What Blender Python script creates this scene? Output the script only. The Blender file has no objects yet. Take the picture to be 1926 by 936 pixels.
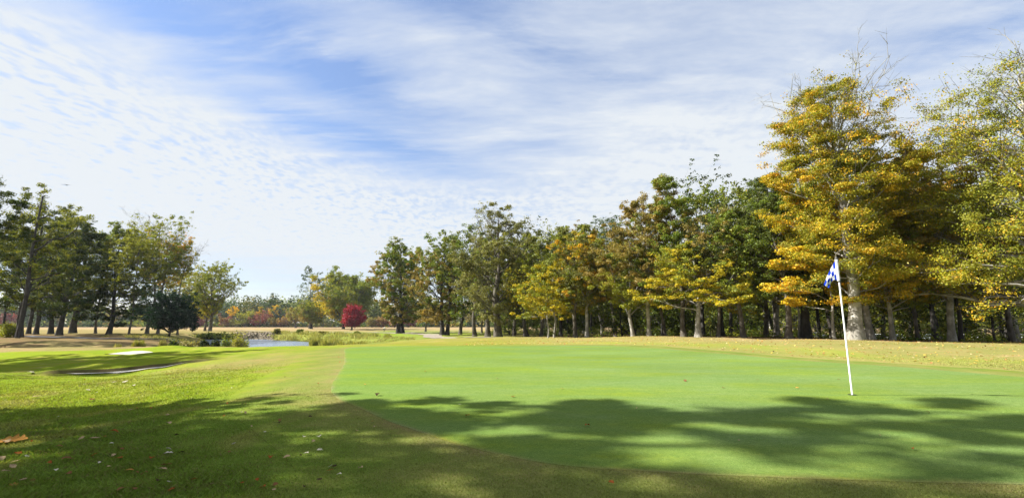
import bpy, math, random
import numpy as np
from math import radians, sin, cos, tan, atan, pi
from mathutils import Vector

random.seed(7)
RNG = np.random.default_rng(7)
sc = bpy.context.scene
COL = sc.collection

# ------------------------------------------------------------------ camera
EYE = 1.1
FPX = 856.0                      # focal length in pixels of the 1926 px wide photograph
PITCH = math.atan(140 / FPX)
cam = bpy.data.cameras.new('camera')
cam.sensor_width = 36.0
cam.lens = FPX / 1926 * 36.0
cam.clip_start = 0.05
cam.clip_end = 6000
camo = bpy.data.objects.new('camera', cam)
COL.objects.link(camo)
camo.location = (0, 0, EYE)
camo.rotation_euler = (radians(90) + PITCH, 0, 0)
sc.camera = camo

# ------------------------------------------------------------------ exposure
sc.view_settings.view_transform = 'Standard'
sc.view_settings.look = 'None'
sc.view_settings.gamma = 1
sc.view_settings.exposure = 1.58
sc.render.engine = 'CYCLES'
sc.cycles.max_bounces = 6
sc.cycles.diffuse_bounces = 3
sc.cycles.glossy_bounces = 2
sc.cycles.transmission_bounces = 3
sc.cycles.transparent_max_bounces = 4
sc.cycles.use_denoising = True
sc.cycles.sample_clamp_indirect = 6

# ------------------------------------------------------------------ sun
SUN_EL, SUN_AZ = radians(40), radians(-88)      # azimuth measured from +Y towards +X
sd = Vector((sin(SUN_AZ) * cos(SUN_EL), cos(SUN_AZ) * cos(SUN_EL), sin(SUN_EL)))
sun = bpy.data.lights.new('sun', 'SUN')
sun.energy = 5.0
sun.angle = radians(0.55)
sun.color = (1.0, 0.955, 0.87)
suno = bpy.data.objects.new('sun', sun)
COL.objects.link(suno)
suno.rotation_euler = sd.to_track_quat('Z', 'Y').to_euler()
suno.location = (-40, 0, 40)

# ------------------------------------------------------------------ node helper
class NT:
    def __init__(s, tree):
        s.t = tree; s.n = tree.nodes; s.l = tree.links
    def node(s, typ, **kw):
        n = s.n.new(typ)
        for k, v in kw.items():
            setattr(n, k, v)
        return n
    def put(s, sock, v):
        if v is None: return
        if isinstance(v, bpy.types.NodeSocket): s.l.new(v, sock)
        elif isinstance(v, (tuple, list)) and len(v) == 3 and sock.type == 'RGBA': sock.default_value = (*v, 1)
        else: sock.default_value = v
    def math(s, op, a, b=None, c=None, clamp=False):
        n = s.node('ShaderNodeMath', operation=op, use_clamp=clamp)
        s.put(n.inputs[0], a); s.put(n.inputs[1], b); s.put(n.inputs[2], c)
        return n.outputs[0]
    def vmath(s, op, a, b=None):
        n = s.node('ShaderNodeVectorMath', operation=op)
        s.put(n.inputs[0], a); s.put(n.inputs[1], b)
        return n.outputs[0]
    def mix(s, f, a, b, mode='MIX'):
        n = s.node('ShaderNodeMix', data_type='RGBA', blend_type=mode)
        n.clamp_factor = True
        s.put(n.inputs[0], f); s.put(n.inputs[6], a); s.put(n.inputs[7], b)
        return n.outputs[2]
    def noise(s, vec, scale, detail=3, rough=0.5, dist=0.0, out=0):
        n = s.node('ShaderNodeTexNoise')
        s.put(n.inputs['Vector'], vec)
        n.inputs['Scale'].default_value = scale
        n.inputs['Detail'].default_value = detail
        n.inputs['Roughness'].default_value = rough
        n.inputs['Distortion'].default_value = dist
        return n.outputs[out]
    def rng(s, v, a, b, c=0.0, d=1.0, smooth=False):
        n = s.node('ShaderNodeMapRange')
        if smooth: n.interpolation_type = 'SMOOTHSTEP'
        s.put(n.inputs[0], v)
        for i, x in enumerate((a, b, c, d)): n.inputs[i + 1].default_value = x
        return n.outputs[0]
    def comb(s, x, y, z=0.0):
        n = s.node('ShaderNodeCombineXYZ')
        s.put(n.inputs[0], x); s.put(n.inputs[1], y); s.put(n.inputs[2], z)
        return n.outputs[0]
    def bump(s, h, strength=0.5, dist=0.02, normal=None):
        n = s.node('ShaderNodeBump')
        s.put(n.inputs['Height'], h)
        n.inputs['Strength'].default_value = strength
        n.inputs['Distance'].default_value = dist
        return n.outputs[0]

# ------------------------------------------------------------------ sky
def build_world():
    w = bpy.data.worlds.new('World')
    sc.world = w
    w.use_nodes = True
    N = NT(w.node_tree)
    N.n.clear()
    out = N.node('ShaderNodeOutputWorld')
    sky = N.node('ShaderNodeTexSky')
    sky.sky_type = 'NISHITA'
    sky.sun_disc = False
    sky.sun_elevation = SUN_EL
    sky.sun_rotation = SUN_AZ
    sky.air_density = 1.3
    sky.dust_density = 0.15
    sky.ozone_density = 2.0
    bg = N.node('ShaderNodeBackground')
    bg.inputs[1].default_value = 0.052
    N.l.new(N.mix(1.0, sky.outputs[0], (0.92, 0.95, 1.12), 'MULTIPLY'), bg.inputs[0])
    tc = N.node('ShaderNodeTexCoord')
    d = tc.outputs['Generated']
    sep = N.node('ShaderNodeSeparateXYZ')
    N.l.new(d, sep.inputs[0])
    X, Y, Z = sep.outputs
    az = N.math('MULTIPLY', N.math('ARCTAN2', X, Y), 180 / pi)
    el = N.math('MULTIPLY', N.math('ARCSINE', Z), 180 / pi)
    zz = N.math('ADD', N.math('MAXIMUM', Z, 0.0), 0.07)
    px = N.math('DIVIDE', X, zz)
    py = N.math('DIVIDE', Y, zz)
    # rotate the cloud plane so that the streets of cloud run from upper left to lower right
    P = N.comb(px, py)
    warp = N.noise(P, 0.6, 3, 0.5, out=1)
    wv = N.vmath('MULTIPLY', N.vmath('SUBTRACT', warp, (0.5, 0.5, 0.5)), (0.5, 0.5, 0.0))
    Pw = N.vmath('ADD', P, wv)
    def stretched(ang, sx, sy, loc=(0, 0, 0)):
        m = N.node('ShaderNodeMapping')
        N.l.new(Pw, m.inputs[0])
        m.inputs['Rotation'].default_value = (0, 0, radians(ang))
        m.inputs['Scale'].default_value = (sx, sy, 1)
        m.inputs['Location'].default_value = loc
        return m.outputs[0]
    def ell(a0, e0, ra, re, rot, amp):
        # soft ellipse in azimuth / elevation (degrees)
        c, s_ = cos(radians(rot)), sin(radians(rot))
        da = N.math('SUBTRACT', az, a0); de = N.math('SUBTRACT', el, e0)
        u = N.math('DIVIDE', N.math('ADD', N.math('MULTIPLY', da, c), N.math('MULTIPLY', de, s_)), ra)
        v = N.math('DIVIDE', N.math('SUBTRACT', N.math('MULTIPLY', de, c), N.math('MULTIPLY', da, s_)), re)
        q = N.math('ADD', N.math('MULTIPLY', u, u), N.math('MULTIPLY', v, v))
        g = N.math('POWER', 2.718, N.math('MULTIPLY', q, -1.0))
        return N.math('MULTIPLY', g, amp)
    # thin cirrus, broad and streaky
    c1 = N.noise(stretched(35, 0.35, 1.0), 1.6, 7, 0.62)
    c2 = N.noise(stretched(28, 0.5, 1.6, (3, 1, 0)), 3.4, 6, 0.66)
    cir = N.math('ADD', N.math('MULTIPLY', c1, 0.65), N.math('MULTIPLY', c2, 0.35))
    dens = N.rng(cir, 0.36, 0.60, 0.42, 1.0)
    gaps = None
    for a in GAPS:
        g = ell(*a)
        gaps = g if gaps is None else N.math('ADD', gaps, g)
    gn = N.noise(stretched(32, 0.45, 1.8, (7, 2, 0)), 2.6, 6, 0.65)
    gaps = N.math('MULTIPLY', gaps, N.rng(gn, 0.38, 0.58, 0.30, 1.40))
    dens = N.math('SUBTRACT', dens, gaps)
    # rippled altocumulus over the lower left and middle of the sky
    r1 = N.noise(stretched(20, 1.5, 1.1), 10.0, 2.5, 0.55)
    r2 = N.noise(stretched(-10, 1.3, 0.9), 24.0, 2, 0.5)
    rip = N.math('ADD', N.math('MULTIPLY', r1, 0.6), N.math('MULTIPLY', r2, 0.4))
    rip = N.rng(rip, 0.36, 0.54, 0.60, 1.05)
    sm = N.rng(az, -12.0, 16.0, 0.0, 0.72, True)
    rip = N.math('ADD', N.math('MULTIPLY', rip, N.math('SUBTRACT', 1.0, sm)), N.math('MULTIPLY', N.math('ADD', dens, 0.12), sm))
    edge = N.math('ADD', N.noise(stretched(30, 0.5, 1.2), 1.8, 4, 0.6), N.math('MULTIPLY', r1, 0.35))
    edge = N.math('MULTIPLY', N.math('SUBTRACT', edge, 0.67), 12.0)
    # upper rim of the bank falls from left to right
    rim = N.math('ADD', N.math('MULTIPLY', az, -0.20), 15.0)
    rim = N.math('ADD', rim, N.math('MULTIPLY', N.math('POWER', N.math('MAXIMUM', N.math('ADD', az, 10.0), 0.0), 1.35), 0.13))
    hgt = N.math('SUBTRACT', N.math('ADD', rim, edge), el)
    bank = N.rng(hgt, -2.0, 5.0, 0.0, 1.0, True)
    low = N.rng(el, 4.0, 11.0, 0.35, 1.0, True)      # the bank thins out above the horizon
    bank = N.math('MULTIPLY', bank, low)
    right = N.rng(az, 18.0, 45.0, 1.0, 0.35, True)
    bank = N.math('MULTIPLY', bank, right)
    solid = N.rng(hgt, 2.0, 12.0, 0.0, 0.75, True)
    ripd = N.math('ADD', rip, N.math('MULTIPLY', solid, 0.26))
    ripd = N.math('MINIMUM', ripd, 1.05)
    dens = N.math('MAXIMUM', dens, 0.10)
    mixd = N.math('ADD', N.math('MULTIPLY', dens, N.math('SUBTRACT', 1.0, bank)), N.math('MULTIPLY', ripd, bank))
    # bands of stratus near the horizon
    st = N.noise(N.comb(N.math('MULTIPLY', az, 0.02), N.math('MULTIPLY', el, 0.55), 4.0), 1.5, 4, 0.6)
    st = N.rng(st, 0.40, 0.62, 0.1, 0.7)
    lowm = N.rng(el, 1.0, 8.0, 1.0, 0.0, True)
    mixd = N.math('ADD', N.math('MULTIPLY', mixd, N.math('SUBTRACT', 1.0, lowm)), N.math('MULTIPLY', st, lowm))
    mixd = N.math('MINIMUM', N.math('MAXIMUM', mixd, 0.0), 1.0)
    ccol = N.node('ShaderNodeBackground')
    cc = N.mix(N.rng(mixd, 0.35, 1.0), (0.68, 0.79, 0.98), (0.88, 0.93, 0.98))
    cc = N.mix(N.rng(az, 60.0, 100.0), cc, cc)
    N.l.new(cc, ccol.inputs[0])
    ccol.inputs[1].default_value = CLOUD
    mx = N.node('ShaderNodeMixShader')
    N.l.new(mixd, mx.inputs[0])
    N.l.new(bg.outputs[0], mx.inputs[1])
    N.l.new(ccol.outputs[0], mx.inputs[2])
    N.l.new(mx.outputs[0], out.inputs[0])

CLOUD = 0.315
def ray(u, v):
    x = (u - 963) / FPX; yy = (468 - v) / FPX
    return (x, cos(PITCH) - yy * sin(PITCH), sin(PITCH) + yy * cos(PITCH))
def azel(u, v):
    X, Y, Z = ray(u, v)
    return math.degrees(math.atan2(X, Y)), math.degrees(math.atan2(Z, math.hypot(X, Y)))
def gap(u, v, ra, re, rot, amp):
    a, e = azel(u, v)
    return (a, e, ra, re, rot, amp)
GAPS = [gap(540, 70, 13, 4.2, -12, 0.42), gap(280, 15, 10, 3.0, -15, 0.42), gap(740, 275, 8, 1.3, -9, 0.55), gap(850, 15, 10, 3, -10, 0.25), gap(1300, 60, 12, 4, -12, 0.08),
        gap(560, 240, 8, 1.8, -14, 0.42), gap(1180, 150, 9, 2.0, -12, 0.18), gap(1880, 30, 8, 3.0, 15, 0.34),
        gap(1480, 190, 9, 3, -10, 0.16), gap(1010, 90, 7, 3, -15, 0.20), gap(650, 150, 8, 3, -14, 0.3)]
build_world()

# ------------------------------------------------------------------ placing helpers
def at(u, v, Y):
    """world point seen at pixel (u, v) when it stands Y metres ahead"""
    x, y, z = ray(u, v)
    k = Y / y
    return np.array((x * k, Y, EYE + z * k))
def xat(u, Y, v=625):
    return at(u, v, Y)[0]
def zat(v, Y):
    return at(963, v, Y)[2]
def px2m(n, Y):
    return n * Y / FPX / 1.0

# ------------------------------------------------------------------ terrain
KN = [  # pixel column, pixel row, metres ahead
    (500, 651, 26), (420, 653, 27), (300, 655, 28), (150, 659, 28), (0, 668, 27), (-200, 690, 25),
    (240, 663, 23.5), (100, 672, 22), (0, 700, 16), (180, 700, 15.5), (350, 684, 16.5),
    (0, 780, 6.6), (200, 760, 7.6), (60, 730, 10), (300, 720, 10),
    (0, 641, 45), (100, 640, 47), (0, 633.5, 62), (150, 632, 66), (300, 631, 72), (-300, 640, 50),
    (250, 627, 90), (100, 626, 92), (380, 622, 122), (100, 619.5, 160),
    (560, 651, 27), (640, 651, 24), (700, 647.5, 33), (800, 645, 33), (900, 644.5, 34), (760, 640, 52), (850, 636, 58), (700, 645, 52), (640, 648, 62), (560, 653, 40), (480, 654, 42),
    (750, 627.5, 98), (830, 629.5, 83), (650, 620, 165), (560, 619.5, 165), (450, 623, 128), (520, 624, 122),
    (937, 633, 60), (1000, 633, 56), (1100, 634.5, 46), (1200, 632, 42), (1300, 633, 38), (1400, 634.5, 36), (1482, 637, 33),
    (1608, 639, 29), (1700, 641.5, 28), (1800, 643.5, 26), (1926, 645.5, 24.5), (2100, 650, 22),
    (1300, 646, 24), (1500, 650, 21), (1700, 662, 17.5), (1926, 672, 15), (1200, 641, 30),
    (450, 615, 280), (700, 615, 280), (900, 615, 280), (100, 615, 280), (-600, 616, 260), (1200, 616, 260),
]
KW = [  # world x, y, z
    (0, 2, 0), (0, 4, 0), (-3, 3, 0.0), (3, 4, 0), (6, 6, 0), (9, 4, 0), (-3, 7, 0.0), (0, 8, 0), (4, 8, 0), (7.4, 7.4, 0), (10, 9.6, 0),
    (-5, 12, 0), (0, 13, 0), (5, 13, 0), (9, 12, 0.02), (-6, 18, 0), (0, 18, 0), (5, 18, 0), (-6, 22, 0), (0, 22.5, 0), (4, 23.4, 0.0),
    (-14, 5, -0.3), (-14, 10, -0.35), (-30, 10, -0.7), (-30, 20, -0.7), (14, 4, 0.0), (20, 10, 0.1), (0, -6, 0), (-15, -6, -0.2), (15, -6, 0.1),
    (60, -10, 0), (-60, -10, -0.8), (0, -60, 0), (-60, 30, -0.8), (60, 20, -0.2),
    (20, 60, -0.6), (40, 60, -0.8), (60, 60, -1.4), (56, 78, -2.0), (80, 78, -2.1), (100, 75, -2.0), (35, 80, -1.0), (70, 110, -2.0), (30, 120, -1.2),
    (110, 40, -1.2), (-120, 60, -1.0), (300, 300, -2), (-400, 300, -1.5), (0, 500, -1.5), (0, 1500, -2), (1500, 600, -2), (-1500, 600, -2),
    (700, 0, -2), (-700, 0, -2),
]
def _warp(x, y):
    w = np.maximum(y, 0) + 8.0
    a = x / w
    return np.stack([a / np.sqrt(1 + 0.12 * a * a) * 4.0, np.sign(y) * np.log1p(np.abs(y) / 6.0) * 4.0], -1)
_kp = np.array([at(*k) for k in KN] + [np.array(k, float) for k in KW])
_kc = _warp(_kp[:, 0], _kp[:, 1])
def _phi(r2):
    return 0.5 * r2 * np.log(r2 + 1e-9)
_n = len(_kc)
_D = ((_kc[:, None] - _kc[None]) ** 2).sum(-1)
_A = np.zeros((_n + 3, _n + 3))
_A[:_n, :_n] = _phi(_D) + 0.012 * np.eye(_n)
_A[:_n, _n] = 1; _A[:_n, _n + 1:] = _kc
_A[_n, :_n] = 1; _A[_n + 1:, :_n] = _kc.T
_W = np.linalg.solve(_A, np.concatenate([_kp[:, 2], [0, 0, 0]]))

def sstep(x, a, b):
    t = np.clip((x - a) / (b - a), 0, 1)
    return t * t * (3 - 2 * t)
def seg_dist(x, y, pts):
    """distance to a polyline and parameter 0..1 along it"""
    best = np.full(x.shape, 1e9); par = np.zeros(x.shape); side = np.zeros(x.shape)
    n = len(pts) - 1
    for i in range(n):
        ax, ay = pts[i]; bx, by = pts[i + 1]
        dx, dy = bx - ax, by - ay
        t = np.clip(((x - ax) * dx + (y - ay) * dy) / (dx * dx + dy * dy), 0, 1)
        qx, qy = ax + t * dx, ay + t * dy
        d = np.hypot(x - qx, y - qy)
        m = d < best
        best = np.where(m, d, best); par = np.where(m, (i + t) / n, par)
        side = np.where(m, np.sign((x - qx) * (-dy) + (y - qy) * dx), side)
    return best, par, side
def inpoly(x, y, poly):
    r = np.zeros(x.shape, bool)
    n = len(poly)
    for i in range(n):
        x0, y0 = poly[i]; x1, y1 = poly[(i + 1) % n]
        c = ((y0 > y) != (y1 > y)) & (x < (x1 - x0) * (y - y0) / (y1 - y0 + 1e-12) + x0)
        r ^= c
    return r
def lump(x, y, s, seed=0):
    """cheap smooth noise, about -1..1"""
    r = np.random.default_rng(seed + 991)
    o = np.zeros(np.shape(x))
    for i in range(7):
        a = r.uniform(0, 2 * pi); f = r.uniform(0.6, 1.9) / s; p = r.uniform(0, 6.28)
        o = o + np.sin((x * cos(a) + y * sin(a)) * f * 2 * pi + p + 1.3 * np.sin((x * sin(a) - y * cos(a)) * f * 3.1 + p * 2))
    return o / 3.6

def curve_pts(pts, closed=True, n=16):
    P = np.array(pts, float); m = len(P); o = []
    rng_ = range(m if closed else m - 1)
    for i in rng_:
        if closed: p0, p1, p2, p3 = P[(i - 1) % m], P[i], P[(i + 1) % m], P[(i + 2) % m]
        else: p0, p1, p2, p3 = P[max(i - 1, 0)], P[i], P[i + 1], P[min(i + 2, m - 1)]
        for k in range(n):
            t = k / n
            o.append(0.5 * ((2 * p1) + (-p0 + p2) * t + (2 * p0 - 5 * p1 + 4 * p2 - p3) * t * t + (-p0 + 3 * p1 - 3 * p2 + p3) * t ** 3))
    if not closed: o.append(P[-1])
    return np.array(o)

POND = curve_pts([(-36, 62), (-33, 56), (-29, 52), (-24, 54), (-22, 60), (-26, 68), (-31, 73), (-33, 77), (-38, 84), (-46, 91), (-54, 97), (-61, 96), (-60, 90), (-52, 80), (-43, 71)], True, 8)
WATER = -2.25
CREEK = [(-62, 46), (-50, 42), (-40, 41), (-31, 42), (-28, 50)]
BA0 = at(60, 703, 15.2)[:2]; BA1 = at(400, 681, 17.1)[:2]
BAL = float(np.linalg.norm(BA1 - BA0)); BAT = (BA1 - BA0) / BAL; BAN = np.array((-BAT[1], BAT[0]))
def bunk(x, y):
    s = ((x - BA0[0]) * BAT[0] + (y - BA0[1]) * BAT[1]) / BAL
    d = (x - BA0[0]) * BAN[0] + (y - BA0[1]) * BAN[1] - 0.9 * (s - 0.5) ** 2 + 0.22
    return s, d
BUNK_B = [tuple(at(u, v, Y)[:2]) for u, v, Y in ((200, 668, 24.5), (240, 668, 24.3), (285, 667, 24.0))]
_RAST = {}
def poly_sd(x, y, poly):
    """signed distance to a closed curve (negative inside), read from a raster of it"""
    k = id(poly)
    if k not in _RAST:
        P = np.array(poly)[::2]
        lo = P.min(0) - 14; hi = P.max(0) + 14
        st = 0.10 if (hi - lo).max() < 60 else 0.4
        gx = np.arange(lo[0], hi[0], st); gy = np.arange(lo[1], hi[1], st)
        X, Y = np.meshgrid(gx, gy)
        D = np.full(X.shape, 1e9)
        A = P; B = np.roll(P, -1, 0)
        for (ax, ay), (bx, by) in zip(A, B):
            dx, dy = bx - ax, by - ay
            t = np.clip(((X - ax) * dx + (Y - ay) * dy) / (dx * dx + dy * dy), 0, 1)
            np.minimum(D, (X - ax - t * dx) ** 2 + (Y - ay - t * dy) ** 2, out=D)
        D = np.sqrt(D)
        D = np.where(inpoly(X, Y, [tuple(p) for p in P]), -D, D)
        _RAST[k] = (lo, st, D)
    lo, st, D = _RAST[k]
    fx = np.clip((x - lo[0]) / st, 0, D.shape[1] - 1.001); fy = np.clip((y - lo[1]) / st, 0, D.shape[0] - 1.001)
    i = fx.astype(int); j = fy.astype(int); a = fx - i; b = fy - j
    return (D[j, i] * (1 - a) + D[j, i + 1] * a) * (1 - b) + (D[j + 1, i] * (1 - a) + D[j + 1, i + 1] * a) * b

def terrain(x, y, detail=True):
    x = np.asarray(x, float); y = np.asarray(y, float)
    sh = x.shape
    x = x.ravel(); y = y.ravel()
    z = np.empty(len(x))
    for i in range(0, len(x), 40000):
        c = _warp(x[i:i + 40000], y[i:i + 40000])
        d = ((c[:, None] - _kc[None]) ** 2).sum(-1)
        z[i:i + 40000] = _phi(d) @ _W[:_n] + _W[_n] + c @ _W[_n + 1:]
    # pond basin and creek bed
    m = (x > -110) & (x < 10) & (y > 30) & (y < 120)
    if m.any():
        sd_ = poly_sd(x[m], y[m], POND)
        z[m] = z[m] + (WATER - 0.8 - z[m]) * (1 - sstep(sd_, -1.5, 9.0)) 
        d, _, _ = seg_dist(x[m], y[m], CREEK)
        z[m] -= 0.9 * np.exp(-(d / 3.2) ** 2)
    # bunkers: a hollow with a steep far face and a grassed mound behind it
    m = (x > -28) & (x < -4) & (y > 10) & (y < 32)
    if m.any():
        p, sdp = bunk(x[m], y[m])
        taper = np.exp(-(np.abs(p - 0.45) / 0.52) ** 4)
        hol = -0.08 * sstep(sdp, -3.0, -0.5) * (1 - sstep(sdp, 0.25, 0.36)) * taper
        mnd = (0.05 * sstep(sdp, 0.25, 0.36) + 0.12 * sstep(sdp, 0.4, 1.8)) * np.exp(-((np.maximum(sdp - 0.9, 0)) / 2.6) ** 2) * taper
        z[m] += hol + mnd
        d, p, s = seg_dist(x[m], y[m], BUNK_B)
        sdp = d * s
        z[m] += 0.20 * np.exp(-((sdp - 2.4) / 1.2) ** 2) * (np.abs(p - 0.5) < 0.6) * np.clip(1 - np.abs(p - .5) / .6, 0, 1)
        z[m] += -0.16 * np.exp(-(d / 0.9) ** 2)
    if detail:
        rough = 1 - green_mask(x, y)
        near = np.exp(-np.maximum(y, 0) / 40.0)
        z += rough * (0.022 * lump(x, y, 1.6, 1) * near + 0.05 * lump(x, y, 7.0, 2) * np.clip(y / 12, 0, 1)) * (0.4 + 0.6 * np.clip(-x / 4, 0, 1))
        # small lumps in the rough at the lower left
        z += rough * 0.012 * lump(x, y, 0.45, 3) * np.clip(-x / 2, 0, 1) * (y < 14)
    return z.reshape(sh)
def tz(x, y):
    return float(terrain(np.array([x]), np.array([y]))[0])

GREEN = curve_pts([(-7.5, 21.2), (-6.1, 17), (-4.6, 12.8), (-3.42, 9.0), (-2.75, 7.3), (-1.9, 6.05), (-1.08, 5.02), (0.0, 4.0), (1.1, 3.62), (3.6, 3.35),
                   (7.5, 3.3), (11, 4.6), (12.2, 7.2), (10.8, 9.3), (9.9, 11.5), (8.6, 13.8), (7.2, 18.0), (5.9, 21.2), (3.4, 23.5), (-1.6, 22.9), (-6.4, 22.6)], True, 14)
APRON = curve_pts([(-9.0, 20.5), (-8.3, 18), (-6.3, 13.2), (-5.2, 9.3), (-4.3, 7.0), (-2.7, 5.0), (-1.6, 3.6), (-1.2, 2.4), (0.6, 1.6), (4, 1.3),
                   (9, 1.6), (13.4, 3.8), (14.2, 7.6), (12.4, 10.2), (11.2, 12.4), (9.6, 14.8), (8.2, 19.0), (6.9, 22.3), (3.8, 25.0), (-2, 24.2), (-7.6, 24.0)], True, 14)
def green_mask(x, y):
    m = np.zeros(x.shape)
    q = (x > -14) & (x < 18) & (y > -2) & (y < 30)
    if q.any():
        m[q] = 1 - sstep(poly_sd(x[q], y[q], APRON), -0.6, 1.5)
    return m

# ------------------------------------------------------------------ mesh helpers
def mesh(name, V, quads=None, tris=None, mat=None, parent=None, col=None, smooth=False, loc=None):
    me = bpy.data.meshes.new(name)
    V = np.asarray(V, np.float32)
    me.vertices.add(len(V)); me.vertices.foreach_set('co', V.ravel())
    parts = []; tot = []
    if quads is not None and len(quads):
        q = np.asarray(quads, np.int32); parts.append(q.ravel()); tot.append(np.full(len(q), 4, np.int32))
    if tris is not None and len(tris):
        t = np.asarray(tris, np.int32); parts.append(t.ravel()); tot.append(np.full(len(t), 3, np.int32))
    li = np.concatenate(parts); tt = np.concatenate(tot)
    me.loops.add(len(li)); me.loops.foreach_set('vertex_index', li)
    me.polygons.add(len(tt))
    st = np.concatenate([[0], np.cumsum(tt)[:-1]]).astype(np.int32)
    me.polygons.foreach_set('loop_start', st)
    me.polygons.foreach_set('loop_total', tt)
    if smooth: me.polygons.foreach_set('use_smooth', np.ones(len(tt), bool))
    if col is not None:
        a = me.color_attributes.new('tint', 'FLOAT_COLOR', 'POINT')
        c = np.ones((len(V), 4), np.float32); c[:, :col.shape[1]] = col
        a.data.foreach_set('color', c.ravel())
    me.update(calc_edges=True)
    if mat: me.materials.append(mat)
    o = bpy.data.objects.new(name, me)
    COL.objects.link(o)
    if parent: o.parent = parent
    if loc is not None: o.location = loc
    return o
def tag(o, label=None, cat=None, group=None, kind=None):
    if label: o['label'] = label
    if cat: o['category'] = cat
    if group: o['group'] = group
    if kind: o['kind'] = kind
    return o
def empty(name, loc, label, cat, group=None, rz=0):
    o = bpy.data.objects.new(name, None)
    COL.objects.link(o)
    o.location = loc; o.rotation_euler = (0, 0, rz)
    o.empty_display_size = 0.3
    return tag(o, label, cat, group)
def copy_tree(o, parent=None):
    c = o.copy(); COL.objects.link(c); c.parent = parent
    for ch in o.children: copy_tree(ch, c)
    return c

# ------------------------------------------------------------------ materials
def principled(name, color, rough=0.7, metal=0.0, spec=0.3):
    m = bpy.data.materials.new(name); m.use_nodes = True
    N = NT(m.node_tree)
    b = N.n['Principled BSDF']
    b.inputs['Roughness'].default_value = rough
    b.inputs['Metallic'].default_value = metal
    b.inputs['Specular IOR Level'].default_value = spec
    if isinstance(color, tuple): b.inputs['Base Color'].default_value = (*color, 1)
    return m, N, b
def attr(N, name='tint'):
    a = N.node('ShaderNodeAttribute'); a.attribute_name = name
    return a.outputs['Color']
def geo(N):
    return N.node('ShaderNodeNewGeometry').outputs['Position']

def mat_leaf():
    m = bpy.data.materials.new('foliage'); m.use_nodes = True
    N = NT(m.node_tree); N.n.clear()
    out = N.node('ShaderNodeOutputMaterial')
    c = attr(N)
    d = N.node('ShaderNodeBsdfDiffuse'); N.l.new(c, d.inputs[0])
    t = N.node('ShaderNodeBsdfTranslucent')
    tc = N.mix(1.0, c, (1.35, 1.25, 0.55), 'MULTIPLY'); N.l.new(tc, t.inputs[0])
    mx = N.node('ShaderNodeMixShader'); mx.inputs[0].default_value = 0.28
    N.l.new(d.outputs[0], mx.inputs[1]); N.l.new(t.outputs[0], mx.inputs[2])
    g = N.node('ShaderNodeBsdfGlossy'); g.inputs['Roughness'].default_value = 0.45
    g.inputs[0].default_value = (0.9, 0.95, 1.0, 1)
    m2 = N.node('ShaderNodeMixShader'); m2.inputs[0].default_value = 0.010
    N.l.new(mx.outputs[0], m2.inputs[1]); N.l.new(g.outputs[0], m2.inputs[2])
    N.l.new(m2.outputs[0], out.inputs[0])
    return m
def mat_bark(name, base, pale, moss=(0.05, 0.07, 0.03), mossamt=0.2):
    m, N, b = principled(name, None, 0.9, spec=0.15)
    tc = N.node('ShaderNodeTexCoord').outputs['Object']
    st = N.node('ShaderNodeMapping'); N.l.new(tc, st.inputs[0]); st.inputs['Scale'].default_value = (1, 1, 0.22)
    n1 = N.noise(st.outputs[0], 9, 5, 0.65)
    n2 = N.noise(tc, 1.6, 4, 0.6)
    n3 = N.noise(tc, 0.9, 3, 0.5)
    c = N.mix(N.rng(n1, 0.35, 0.65), base, tuple(x * 1.7 for x in base))
    c = N.mix(N.rng(n2, 0.45, 0.62), c, pale)
    c = N.mix(N.math('MULTIPLY', N.rng(n3, 0.5, 0.65), mossamt), c, moss)
    N.l.new(c, b.inputs['Base Color'])
    N.l.new(N.bump(n1, 0.7, 0.05), b.inputs['Normal'])
    return m
M_LEAF = mat_leaf()
M_BARK = mat_bark('bark', (0.055, 0.047, 0.038), (0.15, 0.135, 0.115))
M_DARKBARK = mat_bark('dark_bark', (0.028, 0.025, 0.022), (0.06, 0.056, 0.05))
M_PALE = mat_bark('pale_bark', (0.15, 0.14, 0.12), (0.42, 0.40, 0.36), (0.10, 0.11, 0.06), 0.5)

def mat_ground():
    m, N, b = principled('turf', None, 1.0, spec=0.0)
    p = geo(N)
    c = attr(N)
    big = N.noise(p, 0.18, 4, 0.6)
    mid = N.noise(p, 1.1, 5, 0.65)
    fine = N.noise(p, 9.0, 4, 0.7)
    vf = N.noise(p, 60.0, 3, 0.7)
    straw = N.mix(1.0, c, (1.55, 1.05, 1.7), 'MULTIPLY')
    dark = N.mix(1.0, c, (0.60, 0.72, 0.60), 'MULTIPLY')
    k = N.rng(mid, 0.42, 0.68)
    c1 = N.mix(N.math('MULTIPLY', k, 0.65), c, straw)
    c1 = N.mix(N.math('MULTIPLY', N.rng(big, 0.45, 0.65), 0.35), c1, dark)
    c1 = N.mix(N.math('MULTIPLY', N.rng(fine, 0.45, 0.70), 0.5), c1, dark)
    c1 = N.mix(N.math('MULTIPLY', N.rng(vf, 0.5, 0.75), 0.45), c1, straw)
    N.l.new(c1, b.inputs['Base Color'])
    h = N.math('ADD', N.math('MULTIPLY', fine, 0.5), N.math('MULTIPLY', vf, 0.25))
    N.l.new(N.bump(h, 0.6, 0.04), b.inputs['Normal'])
    return m
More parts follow.
